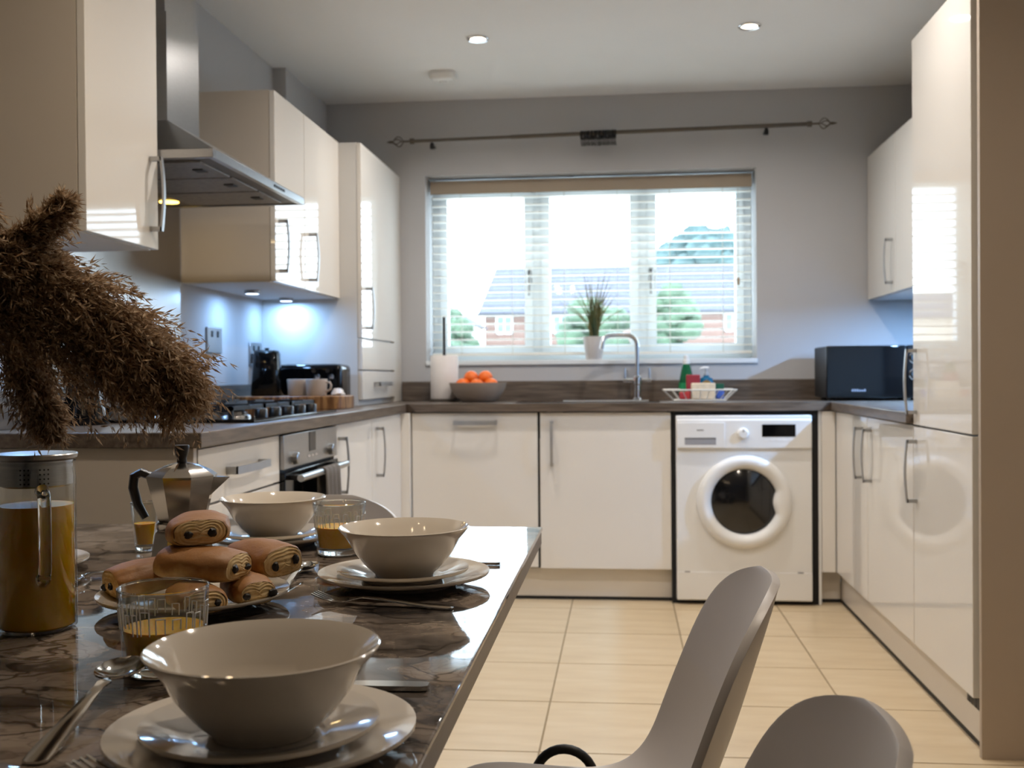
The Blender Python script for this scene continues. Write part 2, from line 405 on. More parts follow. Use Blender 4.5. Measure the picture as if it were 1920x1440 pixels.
po_ = MB().box(XL-.02, XL+.04, -.04, .04, .15, .868); tag(po_.build('corner_post', GLOSS, bevel=.001), 'cream corner post between oven run and dishwasher', 'panel')
# --- back run
t = unit('dishwasher', 'integrated dishwasher behind a cream door with horizontal handle', 'dishwasher', FB, -.596, -.002, ZD0, ZD1, .55, GREYK)  # body coloured near-black to stand in for shade in the door gaps
front(FB, t, -.594, -.006, ZD0+.004, ZD1, hor=(-.395, -.195, .822))
t = unit('sink_cabinet', 'cream sink cabinet with one vertical handle beside the washing machine', 'cabinet', FB, .0, .6, ZD0, .745, .55)
front(FB, t, .003, .6, ZD0, ZD1, h=(.058, .622, .828))
# plinths
PLM = mat('plinth_gloss', (214, 206, 194), 0.25, var=0.02, vscale=4); SEAL = mat('plinth_seal', (22, 20, 18), 0.6, var=0.1)
def plinth(label, a):
    t = thing('plinth', label, 'plinth', ((a[0]+a[1])/2, (a[2]+a[3])/2, 0))
    bx(*a, .015, .149).build('board', PLM, t, smooth=False); bx(*a, 0.0, .0145).build('seal_strip', SEAL, t, smooth=False); return t
plinth('long cream plinth under the dishwasher and sink cabinet', (-.575, .602, .05, .066))
plinth('cream plinth running under the oven and drawers', (XL-.06, XL-.045, -2.418, .04))
tp = plinth('cream plinth running under the right cabinets', (XR+.035, XR+.05, -1.905, .06))
plinth('short cream plinth between washing machine and right cabinets', (1.266, 1.358, .062, .078))
tag(bx(1.252, 1.264, -.002, .55, 0, .871).build('support_panel', WHITEP, bevel=.001), 'narrow white support panel right of the washing machine', 'panel')
tag(bx(1.2645, 1.324, -.018, .0, .15, .868).build('corner_post', GLOSS, bevel=.001), 'cream corner post right of the washing machine', 'panel')
nc = thing('niche_shade', 'dark boards standing in for shade round the washing machine', 'recess', (.93, .51, 0))  # dark boards added to paint in the shade around the machine
bx(.613, 1.251, .5, .52, 0, .871).build('back_shade', GREYK, nc, smooth=False); bx(.6025, .6195, .0, .52, 0, .871).build('side_shade', GREYK, nc, smooth=False); bx(1.2205, 1.2515, .0, .4995, 0, .871).build('side_shade', GREYK, nc, smooth=False); bx(.62, 1.22, .0, .4995, .8535, .871).build('top_shade', GREYK, nc, smooth=False); bx(.62, 1.22, .0, .01, 0, .0195).build('toe_shade', GREYK, nc, smooth=False)
# --- right run
t = unit('base_cabinet', 'cream base cabinet with paired handles below the microwave', 'cabinet', FR, -1.293, -.02, ZD0, ZD1, .56)
front(FR, t, -.39, -.022, ZD0, ZD1, name='filler_panel')
front(FR, t, -.632, -.393, ZD0, ZD1, h=(-.555, .62, .825))
front(FR, t, -1.293, -.635, ZD0, ZD1, h=(-.70, .62, .825))
t = unit('tall_fridge_unit', 'tall glossy cream fridge unit with two doors at right', 'cabinet', FR, -1.889, -1.297, ZD0, 2.12, .58)
front(FR, t, -1.889, -1.297, ZD0, .865, h=(-1.335, .618, .822))
front(FR, t, -1.889, -1.297, .868, 2.12, h=(-1.335, .905, 1.115))
m = bx(1.335, XWR-.002, -1.931, -1.911, .0, 2.14); tag(m.build('tall_end_panel', mat('matt_taupe_panel', (176, 160, 142), 0.5, var=0.015, vscale=3), bevel=.001), 'tall matt taupe end panel at the right edge', 'panel')
tag(bx(1.345, 1.9, -1.91, -1.891, .16, 2.12).build('panel_gap_shade', GREYK, smooth=False), 'dark board standing in for shade between tall unit and end panel', 'panel')  # added dark board, its colour stands for the shade beside the panel
m = MB()
for k in range(6): m.box(XR+.0335, XR+.0349, -1.89+k*.028, -1.868+k*.028, .10, .146)
m.build('vent_slot', BLACKM, tp, smooth=False)
# --- worktop
wt = thing('kitchen_worktop', 'dark oak-effect worktop running round three kitchen walls', 'worktop', (0.3, 0.28, .872))
bx(XWL, XL+OV, -2.453, -OV-.001, .872, ZT).build('left_section', WOODTY, wt, bevel=.003)
SX0, SX1, SY0, SY1 = -.10, .54, .06, .40
m = MB(); m.box(XWL, SX0, -OV, YB, .872, ZT); m.box(SX1, XWR, -OV, YB, .872, ZT); m.box(SX0, SX1, -OV, SY0, .872, ZT); m.box(SX0, SX1, SY1, YB, .872, ZT)
m.build('back_section', WOODT, wt, smooth=False)
bx(XR-OV, XWR, -1.296, -OV-.001, .872, ZT).build('right_section', WOODTY, wt, bevel=.003)
JN = mat('worktop_joint', (58, 44, 32), 0.5, var=0.1)
for s, xc in ((1, XL+OV), (-1, XR-OV)):
    m = MB(); m.add([(xc-.012*0, -OV-.0008, .872), (xc+s*.045, -OV-.0008, .872), (xc+s*.012, -OV-.0008, .9095), (xc-.0*s, -OV-.0008, .9095)], [(0, 1, 2, 3)])
    m.add([(xc, -OV-.0002, .872), (xc+s*.045, -OV-.0002, .872), (xc+s*.012, -OV-.0002, .9095), (xc, -OV-.0002, .9095)], [(3, 2, 1, 0)])
    m.build('joint_strip', JN, wt, smooth=False)
bx(XWL, XWL+.018, -2.453, -.279, ZT, 1.01).build('upstand', WOODTY, wt, bevel=.002)
bx(-.755, XWR, YB-.018, YB, ZT, 1.01).build('upstand', WOODT, wt, bevel=.002)
bx(XWR-.018, XWR, -1.296, YB-.018, ZT, 1.01).build('upstand', WOODTY, wt, bevel=.002)
# --- wall units
def puck(x, y, z, label, w=None):
    t = thing('cabinet_light', label, 'light', (x, y, z-.014), group='round cabinet lights')
    MB().lathe([(0, 0), (.030, 0), (.030, -.012), (.0265, -.014), (.0265, -.0115), (0, -.0115)], 28, (x, y, z)).build('housing', STEEL, t)
    e = mat('puck_lens', (206, 226, 255), 0.4, emit=9.0, var=0.001)
    MB().lathe([(0, -.0112), (.026, -.0112), (.026, -.0132), (0, -.0134)], 28, (x, y, z)).build('lens', e, t)
    d = bpy.data.lights.new('cabinet_light_glow', 'AREA'); d.shape = 'DISK'; d.size = .05; d.energy = w or PUCK_W; d.color = PUCK_COL
    o = bpy.data.objects.new('cabinet_light_glow', d); COL.objects.link(o); o.parent = t; o.location = (0, 0, -.0005)
ZW0, ZW1 = 1.387, 2.073
t = unit('wall_cabinet', 'near cream wall cabinet left of the extractor hood', 'cabinet', FWL, -2.53, -2.138, ZW0, ZW1, .352, SIDE)
bx(XWL+.004, -.877, -2.528, -2.14, ZW0-.004, ZW0-.0002).build('underside', UNDER, t, smooth=False)
front(FWL, t, -2.53, -2.138, ZW0-.004, ZW1, h=(-2.185, 1.428, 1.625))
t = unit('wall_cabinet', 'cream two-door wall cabinet between extractor hood and corner', 'cabinet', FWL, -1.16, -.28, ZW0, ZW1, .352, SIDE)
bx(XWL+.004, -.877, -1.158, -.282, ZW0-.004, ZW0-.0002).build('underside', UNDER, t, smooth=False)
front(FWL, t, -1.16, -.80, ZW0-.004, ZW1, h=(-1.115, 1.42, 1.612))
front(FWL, t, -.797, -.28, ZW0-.004, ZW1, h=(-.735, 1.42, 1.612))
for y, l in ((-.80, 'round light under the two-door cabinet, nearer the hood'), (-.37, 'round light under the two-door cabinet, nearer the corner')):
    puck(-1.07, y, ZW0-.0045, l)
puck(-1.095, -2.42, ZW0-.0045, 'round light under the near wall cabinet, behind the dried grass')
t = thing('corner_dresser', 'tall cream corner dresser standing on the worktop with two drawers', 'cabinet', (-.98, .15, ZT))
bx(-1.147, -.778, -.2615, YB-.001, ZT+.001, 2.07).build('body', mat('matt_white_grey', (214, 212, 208), 0.5, var=0.01), t, smooth=False)
bx(-1.2095, -.778, -.279, -.262, ZT+.001, 2.07).build('side_panel', mat('matt_white_grey', (214, 212, 208)), t, smooth=False)
front(FDR, t, -.277, .40, 1.21, 2.07, h=(-.20, 1.25, 1.437))
front(FDR, t, -.277, .40, 1.068, 1.206, name='drawer')
front(FDR, t, -.277, .40, .935, 1.064, name='drawer', hor=(-.06, .20, 1.004))
bx(-.778, -.76, .402, YB-.002, ZT+.001, 2.07).build('filler_panel', GLOSS, t, smooth=False)
t = unit('wall_cabinet', 'pale wall cabinet above the microwave with a slim handle', 'cabinet', FWR, -.9, .576, 1.402, 2.11, .33, SIDE)
bx(1.622, XWR-.004, -.89, .57, 1.398, 1.4018).build('underside', UNDER, t, smooth=False)
front(FWR, t, .03, .574, 1.398, 2.11, h=(.085, 1.44, 1.645))
front(FWR, t, -.9, .027, 1.398, 2.11)
puck(1.80, -.06, 1.3975, 'round light under the right cabinet, partly behind the fridge unit', 19.0)
puck(1.80, -.55, 1.3975, 'round light under the right cabinet, hidden deeper behind the fridge unit', 19.0)
# --- hood and splashback
def hood():
    y0, y1, xw, xf = -2.128, -1.30, XWL+.003, -.705
    t = thing('extractor_hood', 'steel chimney extractor hood above the hob', 'extractor hood', ((xw+xf)/2, (y0+y1)/2, 1.628))
    m = MB(); a = .018
    m.box(xw, xf, y0, y0+a, 1.632, 1.656); m.box(xw, xf, y1-a, y1, 1.632, 1.656); m.box(xf-a, xf, y0+a, y1-a, 1.632, 1.656); m.box(xw, xw+a, y0+a, y1-a, 1.632, 1.656)
    m.build('canopy_rim', STEEL, t, bevel=.001)
    cy0, cy1, cx1 = -1.868, -1.628, -.945
    m = MB()
    lo = [(xw, y0, 1.656), (xf, y0, 1.656), (xf, y1, 1.656), (xw, y1, 1.656)]; hi = [(xw, cy0, 1.80), (cx1, cy0, 1.80), (cx1, cy1, 1.80), (xw, cy1, 1.80)]
    m.loft([lo, hi]); m.build('canopy', STEEL, t, smooth=False)
    bx(xw, cx1, cy0, cy1, 1.8, 2.12).build('chimney', STEEL, t, smooth=False)
    bx(xw, cx1-.008, cy0+.008, cy1-.008, 2.12, ZC-.001).build('chimney_upper', STEEL, t, smooth=False)
    bx(xw+a, xf-a, y0+a, y1-a, 1.636, 1.64).build('underside', mat('hood_underside', (120, 116, 112), 0.5, 0.6, var=0.1, vscale=12), t, smooth=False)
    FM = mat('grease_filter', (150, 146, 142), 0.5, 0.8, var=0.15, vscale=60)
    for k in range(3):
        a0 = y0+.06+k*.24
        f = bx(xw+.12, xf-.06, a0, a0+.225, 1.631, 1.6358).build('grease_filter', FM, t, bevel=.001)
        bx(xf-.12, xf-.09, a0+.09, a0+.13, 1.628, 1.6308).build('filter_latch', BLACKM, f, smooth=False)
    for k in range(5): bx(xf, xf+.002, -1.62+k*.022, -1.605+k*.022, 1.640, 1.648).build('button', BLACKM, t, smooth=False)
    for y in (-1.95, -1.42):
        MB().lathe([(0, 1.6355), (.032, 1.6355), (.032, 1.632), (0, 1.630)], 24, (xw+.07, y, 0)).build('hood_lamp', mat('hood_lamp_glow', (255, 205, 96), 0.4, emit=7.0, var=.001), t)
        d = bpy.data.lights.new('hood_lamp_light', 'AREA'); d.shape = 'DISK'; d.size = .05; d.energy = .2; d.color = (1, .75, .4)
        o = bpy.data.objects.new('hood_lamp_light', d); COL.objects.link(o); o.parent = t; o.location = (xw+.07-t.location.x, y-t.location.y, 1.628-t.location.z)
hood()
tag(bx(XWL+.001, XWL+.007, -2.10, -1.18, 1.012, 1.66).build('splashback', mat('splashback_steel', (150, 146, 142), 0.33, 1.0, var=0.06, vscale=30, stretch=(1, 30, 1)), smooth=False), 'brushed steel splashback on the wall behind the hob', 'splashback')
# ------------------------------------------------------------------ ceiling fittings
def downlight(x, y, label, w=DOWN_W, col=DOWN_COL):
    t = thing('ceiling_downlight', label, 'light', (x, y, ZC-.012), group='recessed ceiling downlights')
    MB().lathe([(.046, 0), (.046, -.004), (.042, -.008), (.033, -.006), (.031, 0)], 32, (x, y, ZC)).build('bezel', CHROME, t)
    MB().lathe([(0, -.003), (.031, -.003), (.031, -.001), (0, -.001)], 32, (x, y, ZC)).build('lens', mat('downlight_lens', (255, 238, 205), 0.4, emit=12.0, var=.001), t)
    d = bpy.data.lights.new('downlight_glow', 'AREA'); d.shape = 'DISK'; d.size = .06; d.energy = w; d.color = col; d.spread = math.radians(152)
    o = bpy.data.objects.new('downlight_glow', d); COL.objects.link(o); o.parent = t; o.location = (0, 0, .0075)
downlight(-.214, -.413, 'recessed ceiling downlight nearer the heat detector')
downlight(.909, -.437, 'recessed ceiling downlight nearer the tall unit')
for i, (x, y, w) in enumerate(((-.214, -1.75, DOWN_W), (.909, -1.75, DOWN_W))):
    downlight(x, y, 'recessed ceiling downlight above the middle of the kitchen, '+('oven' if i == 0 else 'fridge')+' side', w)
for i, (x, y) in enumerate(((-.214, -3.08), (.909, -3.08))):
    downlight(x, y, 'recessed ceiling downlight '+('above the far end of the table' if i == 0 else 'beside the dining table'), DINE_W, DINE_COL)
t = thing('heat_detector', 'small white heat detector on the ceiling above the window', 'detector', (-.447, .10, ZC-.04))
m = MB(); n = 28; rings = []
for z, a, b, in ((0, .062, .075), (-.012, .064, .077), (-.03, .058, .068), (-.038, .048, .055)):
    rings.append([(-.447+a*math.copysign(abs(math.cos(2*PI*i/n))**.5, math.cos(2*PI*i/n)), .10+b*math.copysign(abs(math.sin(2*PI*i/n))**.5, math.sin(2*PI*i/n)), ZC+z) for i in range(n)])
m.loft(rings); m.build('casing', WHITEP, t)
MB().lathe([(0, -.0381), (.02, -.0381), (.018, -.044), (0, -.046)], 20, (-.447, .09, ZC)).build('sensor_cap', WHITEP, t)
# ------------------------------------------------------------------ curtain pole
def pole():
    PM = mat('pole_pewter', (104, 96, 86), 0.4, 0.7, var=0.06, vscale=20)
    A, B = Vector((-.672, .50, 2.2395)), Vector((1.30, .50, 2.2645)); d = (B-A).normalized()
    t = thing('curtain_pole', 'pewter curtain pole with cage finials above the window', 'curtain pole', (.314, .5, 2.21))
    MB().tube([tuple(A), tuple(A+d*.55)], .0085, 14).build('inner_rod', PM, t); MB().tube([tuple(A+d*.5), tuple(B)], .0105, 14).build('outer_rod', PM, t)
    for P, s in ((A, -1), (B, 1)):
        e = d*s; m = MB(); m.tube([tuple(P-e*.004), tuple(P+e*.018)], .0145, 14); m.tube([tuple(P+e*.018), tuple(P+e*.052)], .0055, 10)
        f = m.build('finial', PM, t); m = MB()
        for k in range(4):
            ph = k*PI/2; pts = []
            for i in range(9):
                q = i/8; tw = ph+q*1.2; r = .027*math.sin(PI*q)
                pts.append(tuple(P+e*(.05+.058*q)+Vector((0, math.cos(tw)*r, math.sin(tw)*r))))
            m.tube(pts, .0026, 6)
        m.tube([tuple(P+e*.106), tuple(P+e*.118), tuple(P+e*.138)], [.006, .007, .002], 8)
        m.build('cage', PM, f)
    for x in (-.576, 1.098):
        z = A.z+(x-A.x)*d.z
        m = MB(); m.tube([(x, YB-.001, z-.022), (x, .5, z-.022)], .006, 10); m.lathe([(0, -.046), (.010, -.044), (.012, -.028), (.008, -.012), (.006, -.0115), (0, -.011)], 14, (x, .5, z))
        m.build('bracket', BLACKM, t)
    me = None
    for k in range(22):
        x = .185+k*.0081
        z = A.z+(x-A.x)*d.z
        if me is None:
            m = MB(); R = .02; m.tube([(0, R*math.sin(a*PI/12), R*math.cos(a*PI/12)-.008) for a in range(25)], .0036, 8, cap=False)
            m.tube([(0, 0, -.03), (0, 0, -.046)], .0022, 6); m.tube([(0, .003, -.044), (0.004, -.002, -.062)], .003, 6)
            o = m.build('curtain_ring', mat('ring_black', (20, 19, 18), 0.5, 0.2, var=0.1), None, loc=(0, 0, 0)); me = o.data
        else:
            o = bpy.data.objects.new('curtain_ring', me); COL.objects.link(o)
        o.location = (x, .50, z); o.rotation_euler = (rng.uniform(-.12, .12), 0, rng.uniform(-.25, .25))
        tag(o, 'black clip ring in the bunch at the middle of the curtain pole', 'curtain ring', 'black rings bunched on the curtain pole')
pole()
# ------------------------------------------------------------------ washing machine
def washer():
    x0, x1, yf = .621, 1.219, -.03; cx, cz = .921, .466
    WM = mat('washer_white', (232, 231, 228), 0.28, var=0.008, vscale=3)
    t = thing('washing_machine', 'white front-loading washing machine with round black porthole', 'washing machine', ((x0+x1)/2, .24, 0.0))
    m = bx(x0, x1, yf, .48, .02, .852)
    m.build('body', WM, t, bevel=.004)
    for fx in (x0+.05, x1-.05):
        for fy in (.03, .42): MB().lathe([(0, 0), (.02, 0), (.018, .02), (0, .02)], 16, (fx, fy, 0)).build('foot', BLACKM, t)
    p = bx(x0+.001, x1-.001, yf-.014, yf-.0005, .703, .835).build('control_panel', WM, t, bevel=.006)
    d = bx(x0+.004, x0+.215, yf-.018, yf-.0142, .708, .822).build('detergent_drawer', WM, t, bevel=.004)
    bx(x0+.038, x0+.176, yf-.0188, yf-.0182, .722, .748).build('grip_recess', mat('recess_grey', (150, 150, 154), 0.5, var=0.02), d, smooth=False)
    bx(x0+.038, x0+.176, yf-.0192, yf-.0182, .7482, .753).build('grip_shade_strip', mat('grip_shade_dark', (84, 82, 80), 0.6, var=0.05), d, smooth=False)  # dark strip paints the shade under the grip's upper edge
    m = MB()
    for k in range(5): m.box(x0+.092+k*.0062, x0+.0965+k*.0062, yf-.0186, yf-.0181, .784, .790)
    m.build('maker_mark', mat('mark_grey', (120, 118, 116), 0.6, var=.05), d, smooth=False)
    m = MB(); m.lathe([(0, .024), (.018, .023), (.0225, .019), (.0235, .004), (.026, 0), (0, 0)], 32); m.xf(Matrix.Translation((.916, yf-.0141, .772)) @ Matrix.Rotation(PI/2, 4, 'X')); k = m.build('program_knob', WHITEP, t)
    bx(.9145, .9175, yf-.0395, yf-.038, .778, .793).build('knob_pointer', mat('mark_dark', (60, 60, 60), 0.6, var=.05), k, smooth=False)
    bx(1.0, 1.146, yf-.0155, yf-.0142, .757, .812).build('display', BLACKG, t, smooth=False)
    m = MB()
    for i in range(5): m.box(1.012+i*.027, 1.028+i*.027, yf-.0152, yf-.0142, .738, .745)
    m.build('button_row', WHITEP, t, smooth=False)
    # porthole ring with a grip bite on the right
    m = MB(); n = 72; prof = [(.209, 0), (.209, .012), (.203, .026), (.188, .035), (.170, .034), (.152, .020), (.146, .006), (.146, -.002)]
    rings = []
    for r, h in prof:
        ring = []
        for i in range(n):
            a = 2*PI*i/n; dd = abs((a+PI) % (2*PI)-PI); rr = r
            bite = max(0.0, 1-(dd/.34)**2)
            if r < .18: rr = r-.022*bite*(1.0 if r < .16 else .6)
            ring.append((cx+rr*math.cos(a), yf-h, cz+rr*math.sin(a)))
        rings.append(ring)
    m.loft(rings, True, False); m.build('door_ring', WM, t, angle=60)
    m = MB(); m.lathe([(0, .030), (.05, .027), (.10, .018), (.135, .006), (.149, .0015), (.149, -.001), (0, -.001)], 56); m.xf(Matrix.Translation((cx-.002, yf-.0006, cz)) @ Matrix.Rotation(PI/2, 4, 'X')); m.build('door_glass', mat('washer_dark_glass', (14, 14, 16), 0.12, coat=0.5, var=.2, vscale=8), t)
    bx(x0+.001, x1-.001, yf-.003, yf-.0003, .024, .148).build('kick_panel', WM, t, bevel=.002)
    for x in (.668, 1.168): bx(x-.012, x+.012, yf-.0042, yf-.0031, .1465, .1515).build('kick_clip', mat('recess_grey', (150, 150, 154)), t, smooth=False)
washer()
# ------------------------------------------------------------------ sink, tap
def sink():
    t = thing('kitchen_sink', 'inset steel sink with drainer below the window', 'sink', ((SX0+SX1)/2, .23, .75))
    m = MB(); x0, x1, y0, y1, z = SX0-.012, SX1+.012, SY0-.012, SY1+.012, ZT+.0042
    bxs = (.10, .50, .10, .37)
    def ring(a, b, c, d, zz): return [(a, c, zz), (b, c, zz), (b, d, zz), (a, d, zz)]
    m.loft([ring(x0, x1, y0, y1, ZT+.0006), ring(x0, x1, y0, y1, z), ring(bxs[0]-.01, bxs[1]+.01, bxs[2]-.01, bxs[3]+.01, z-.001), ring(*bxs, z-.012), ring(bxs[0]+.02, bxs[1]-.02, bxs[2]+.02, bxs[3]-.02, .76)], True, False)
    m.add(ring(bxs[0]+.02, bxs[1]-.02, bxs[2]+.02, bxs[3]-.02, .76), [(0, 1, 2, 3)])
    m.build('basin', CHROME, t, smooth=False, solid=.0012)
    for k in range(6): bx(-.09+k*.028, -.082+k*.028, .08, .38, ZT+.0042, ZT+.0058).build('drainer_rib', CHROME, t, smooth=False)
    MB().lathe([(0, .7615), (.04, .7615), (.038, .764), (0, .763)], 24, (.3, .235, 0)).build('waste', CHROME, t)
sink()
def tap():
    x, y = .456, .47
    t = thing('kitchen_tap', 'chrome swan-neck mixer tap with two lever handles', 'tap', (x, y, ZT))
    MB().lathe([(0, 0), (.027, 0), (.027, .006), (.019, .014), (.018, .075), (.022, .08), (.022, .115), (.016, .122), (0, .122)], 28, (x, y, ZT)).build('body', CHROME, t)
    pts = [(x, y, ZT+.12), (x, y, 1.17)]
    for k in range(1, 9):
        a = k/8*PI/2; pts.append((x-.05*(1-math.cos(a)), y-.01*(1-math.cos(a)), 1.185+.05*math.sin(a)))
    pts += [(x-.10, y-.02, 1.237), (x-.13, y-.03, 1.234)]
    for k in range(1, 7):
        a = k/6*1.35; pts.append((x-.13-.04*math.sin(a), y-.03-.02*math.sin(a), 1.234-.04*(1-math.cos(a))))
    pts.append((x-.176, y-.055, 1.165))
    MB().tube(pts, .0112, 14).build('spout', CHROME, t)
    for s in (-1, 1):
        m = MB(); m.tube([(x+s*.018, y, ZT+.098), (x+s*.07, y, ZT+.098)], .0115, 14)
        h = m.build('lever_arm', CHROME, t); MB().tube([(x+s*.060, y, ZT+.098), (x+s*.060, y-.004, ZT+.16)], [.0065, .0045], 10).build('lever', CHROME, h)
tap()
# ------------------------------------------------------------------ back worktop things
def roll_holder():
    x, y = -.508, .42
    t = thing('kitchen_roll_holder', 'upright dark metal kitchen roll holder left of the fruit bowl', 'holder', (x, y, ZT))
    MB().lathe([(0, 0), (.078, 0), (.078, .01), (.07, .014), (0, .014)], 32, (x, y, ZT)).build('base', mat('holder_base', (92, 84, 76), 0.4, .6, var=.05), t)
    MB().tube([(x, y, ZT+.012), (x, y, 1.335)], .0075, 12).build('rod', mat('holder_rod', (66, 64, 62), 0.35, .8, var=.05), t)
    m = MB(); m.lathe([(.021, .0), (.068, .0), (.070, .004), (.070, .212), (.067, .216), (.021, .216), (.021, 0)], 40, (x, y, ZT+.0145))
    tag(m.build('kitchen_roll', mat('paper_white', (232, 226, 222), 0.95, var=.02, vscale=30, bump=.1), angle=40), 'white kitchen roll standing on its holder', 'kitchen roll')
roll_holder()
def fruit():
    x, y = -.322, .30
    m = MB(); m.lathe([(0, .0), (.075, .0), (.085, .006), (.112, .03), (.134, .066), (.1415, .095), (.136, .095), (.127, .064), (.104, .032), (.07, .012), (0, .011)], 44, (x, y, ZT))
    tag(m.build('fruit_bowl', mat('stoneware_grey', (158, 142, 126), 0.7, var=.04, vscale=20), angle=50), 'grey stoneware fruit bowl on the back worktop', 'bowl')
    OM = mat('orange_peel', (232, 108, 22), 0.42, var=.05, vscale=8, bump=.25, bscale=500)
    for i, (dx, dy, z, lab) in enumerate(((-.032, -.012, .119, 'left orange on top of the fruit bowl pile'), (.038, -.006, .1195, 'right orange on top of the fruit bowl pile'), (.003, -.066, .0805, 'front orange low in the middle of the fruit bowl'), (.070, -.045, .083, 'low orange at the right of the fruit bowl'), (-.068, -.045, .083, 'low orange at the left of the fruit bowl'), (.0, .055, .081, 'back orange low in the fruit bowl behind the others'))):
        t = thing('orange', lab, 'orange', (x+dx, y+dy, ZT+z-.034), rng.uniform(0, 6), 'oranges in the fruit bowl')
        m = MB(); m.sphere((0, 0, .034), (.0355, .0355, .034), 24, 14); m.build('peel', OM, t, local=True)
        MB().lathe([(0, .0672), (.004, .0677), (.003, .0695), (0, .0695)], 8).build('stem_button', mat('stem_green', (96, 100, 48), .8, var=.1), t, local=True)
fruit()
def plant():
    x, y = .238, .612; z0 = WZ0+.0045
    t = thing('potted_grass', 'potted ornamental grass in a white pot on the windowsill', 'plant', (x, y, z0))
    MB().lathe([(0, 0), (.040, 0), (.042, .004), (.0565, .112), (.0565, .118), (.052, .118), (.050, .104), (0, .100)], 36, (x, y, z0)).build('pot', mat('pot_white', (214, 210, 208), .5, var=.02), t)
    MB().lathe([(0, .1005), (.049, .1045), (.0495, .106), (0, .109)], 20, (x, y, z0)).build('soil', mat('soil', (38, 30, 24), .95, var=.2), t)
    G1 = mat('grass_blade_dark', (40, 62, 26), .6, var=.3, vscale=10); G2 = mat('grass_blade_pale', (120, 112, 66), .7, var=.2, vscale=10)
    r = random.Random(3)
    for k in range(96):
        dark = k < 52
        a = r.uniform(0, 2*PI); h = r.uniform(.12, .24) if dark else r.uniform(.26, .40); sp = r.uniform(.0, .05) if dark else r.uniform(.04, .20)
        if not dark and sp > .12: h *= 1.15-sp*2.6
        bx0, by0 = x+.022*math.cos(a+1)*r.random(), y+.018*math.sin(a+1)*r.random()
        pts = []; dy = .1
        for i in range(6):
            q = i/5; pts.append((bx0+sp*math.cos(a)*(.25*q+.75*q*q), min(by0+sp*dy*math.sin(a)*(.3*q+.7*q*q), .66), z0+.105+h*(q-.12*q*q*(sp/.1))))
        rr = .0026 if dark else .0021
        MB().tube(pts, [rr, rr, rr*.9, rr*.8, rr*.6, rr*.2], 4).build('grass_blade', G1 if dark else G2, t)
plant()
def rack():
    RW = mat('rack_cream_wire', (226, 220, 206), .4, var=.02)
    cx, cy, z0, z1 = .749, .33, ZT+.004, ZT+.053
    t = thing('wire_basket', 'cream wire sink basket holding sponges and soap', 'basket', (cx, cy, ZT))
    def rr(a, b, z): return [(cx+a*sx, cy+b*sy, z) for sx, sy in ((-1, -1), (1, -1), (1, 1), (-1, 1), (-1, -1))]
    MB().tube(rr(.170, .105, z1), .0036, 8).build('top_rim', RW, t)
    MB().tube(rr(.122, .075, z0), .0032, 8).build('bottom_rim', RW, t)
    for k in range(9):
        q = -1+k/4
        m = MB(); m.tube([(cx+.170*q, cy-.105, z1), (cx+.122*q, cy-.075, z0), (cx+.122*q, cy+.075, z0), (cx+.170*q, cy+.105, z1)], .0019, 6); m.build('wire', RW, t)
    for s in (-1, 1):
        for q in (-.5, .5): MB().tube([(cx+s*.122, cy+.075*q, z0), (cx+s*.170, cy+.105*q, z1)], .0019, 6).build('wire', RW, t)
    zb = z0+.0035
    def bl(name, x0, x1, y0, y1, h, c, label, cat, rough=.8):
        return tag(bx(x0, x1, y0, y1, zb, zb+h).build(name, mat(name+'_'+str(c[0]), c, rough, var=.12, vscale=40, bump=.3, bscale=200), bevel=.005, seg=3), label, cat)
    o = bl('scrub_pad', .655, .705, .29, .34, .036, (186, 62, 68), 'small red scrub pad at the left of the wire basket', 'sponge')
    bl('sponge', .709, .823, .262, .30, .078, (226, 206, 176), 'large cream sponge standing at the front of the wire basket', 'sponge')
    g = bx(.829, .866, .30, .36, zb, zb+.046); o = g.build('sponge', mat('sponge_blue', (70, 96, 168), .8, var=.1, vscale=40), bevel=.004); tag(o, 'blue sponge with green scourer at the right of the wire basket', 'sponge')
    s = bx(.829, .866, .30, .36, zb+.0462, zb+.074).build('scourer', mat('scourer_green', (24, 84, 60), .9, var=.15, vscale=60), o, bevel=.003)
    bl('cloth_pack', .690, .757, .345, .372, .118, (150, 44, 52), 'red folded cloth in the wire basket before the green bottle', 'cloth')
    # green bottle
    bx_, by_ = .697, .455
    b = thing('soap_bottle', 'green washing-up liquid bottle with white cap behind basket', 'bottle', (bx_, by_, ZT))
    prof = [(0, 0), (.034, 0), (.038, .004), (.0385, .05), (.036, .09), (.030, .125), (.022, .165), (.016, .178), (0, .178)]
    m = MB(); m.lathe(prof, 28, (bx_, by_, ZT)); m.build('bottle_body', mat('green_gel', (8, 110, 66), .08, var=.1, trans=.35, ior=1.4), b)
    MB().lathe([(0, .1785), (.017, .1785), (.0165, .198), (.013, .2), (.0125, .219), (.009, .222), (0, .222)], 24, (bx_, by_, ZT)).build('cap', WHITEP, b)
    m = MB(); m.lathe([(.0392, .03), (.0390, .06), (.0372, .086)], 28, (bx_, by_, ZT)); m.build('paper_label', mat('label_green', (20, 140, 84), .3, var=.15, vscale=30), b)
    bx_, by_ = .792, .43
    b = thing('soap_dispenser', 'blue hand soap bottle with white pump in the sink corner', 'bottle', (bx_, by_, ZT))
    m = MB(); n = 28
    rings = [[(bx_+a*math.copysign(abs(math.cos(2*PI*i/n))**.6, math.cos(2*PI*i/n)), by_+c*math.sin(2*PI*i/n), ZT+z) for i in range(n)] for z, a, c in ((0, .030, .02), (.004, .034, .023), (.095, .034, .023), (.108, .030, .02), (.116, .014, .012), (.122, .012, .012))]
    m.loft(rings); m.build('bottle_body', mat('blue_gel', (20, 110, 150), .12, var=.1, trans=.25, ior=1.4), b)
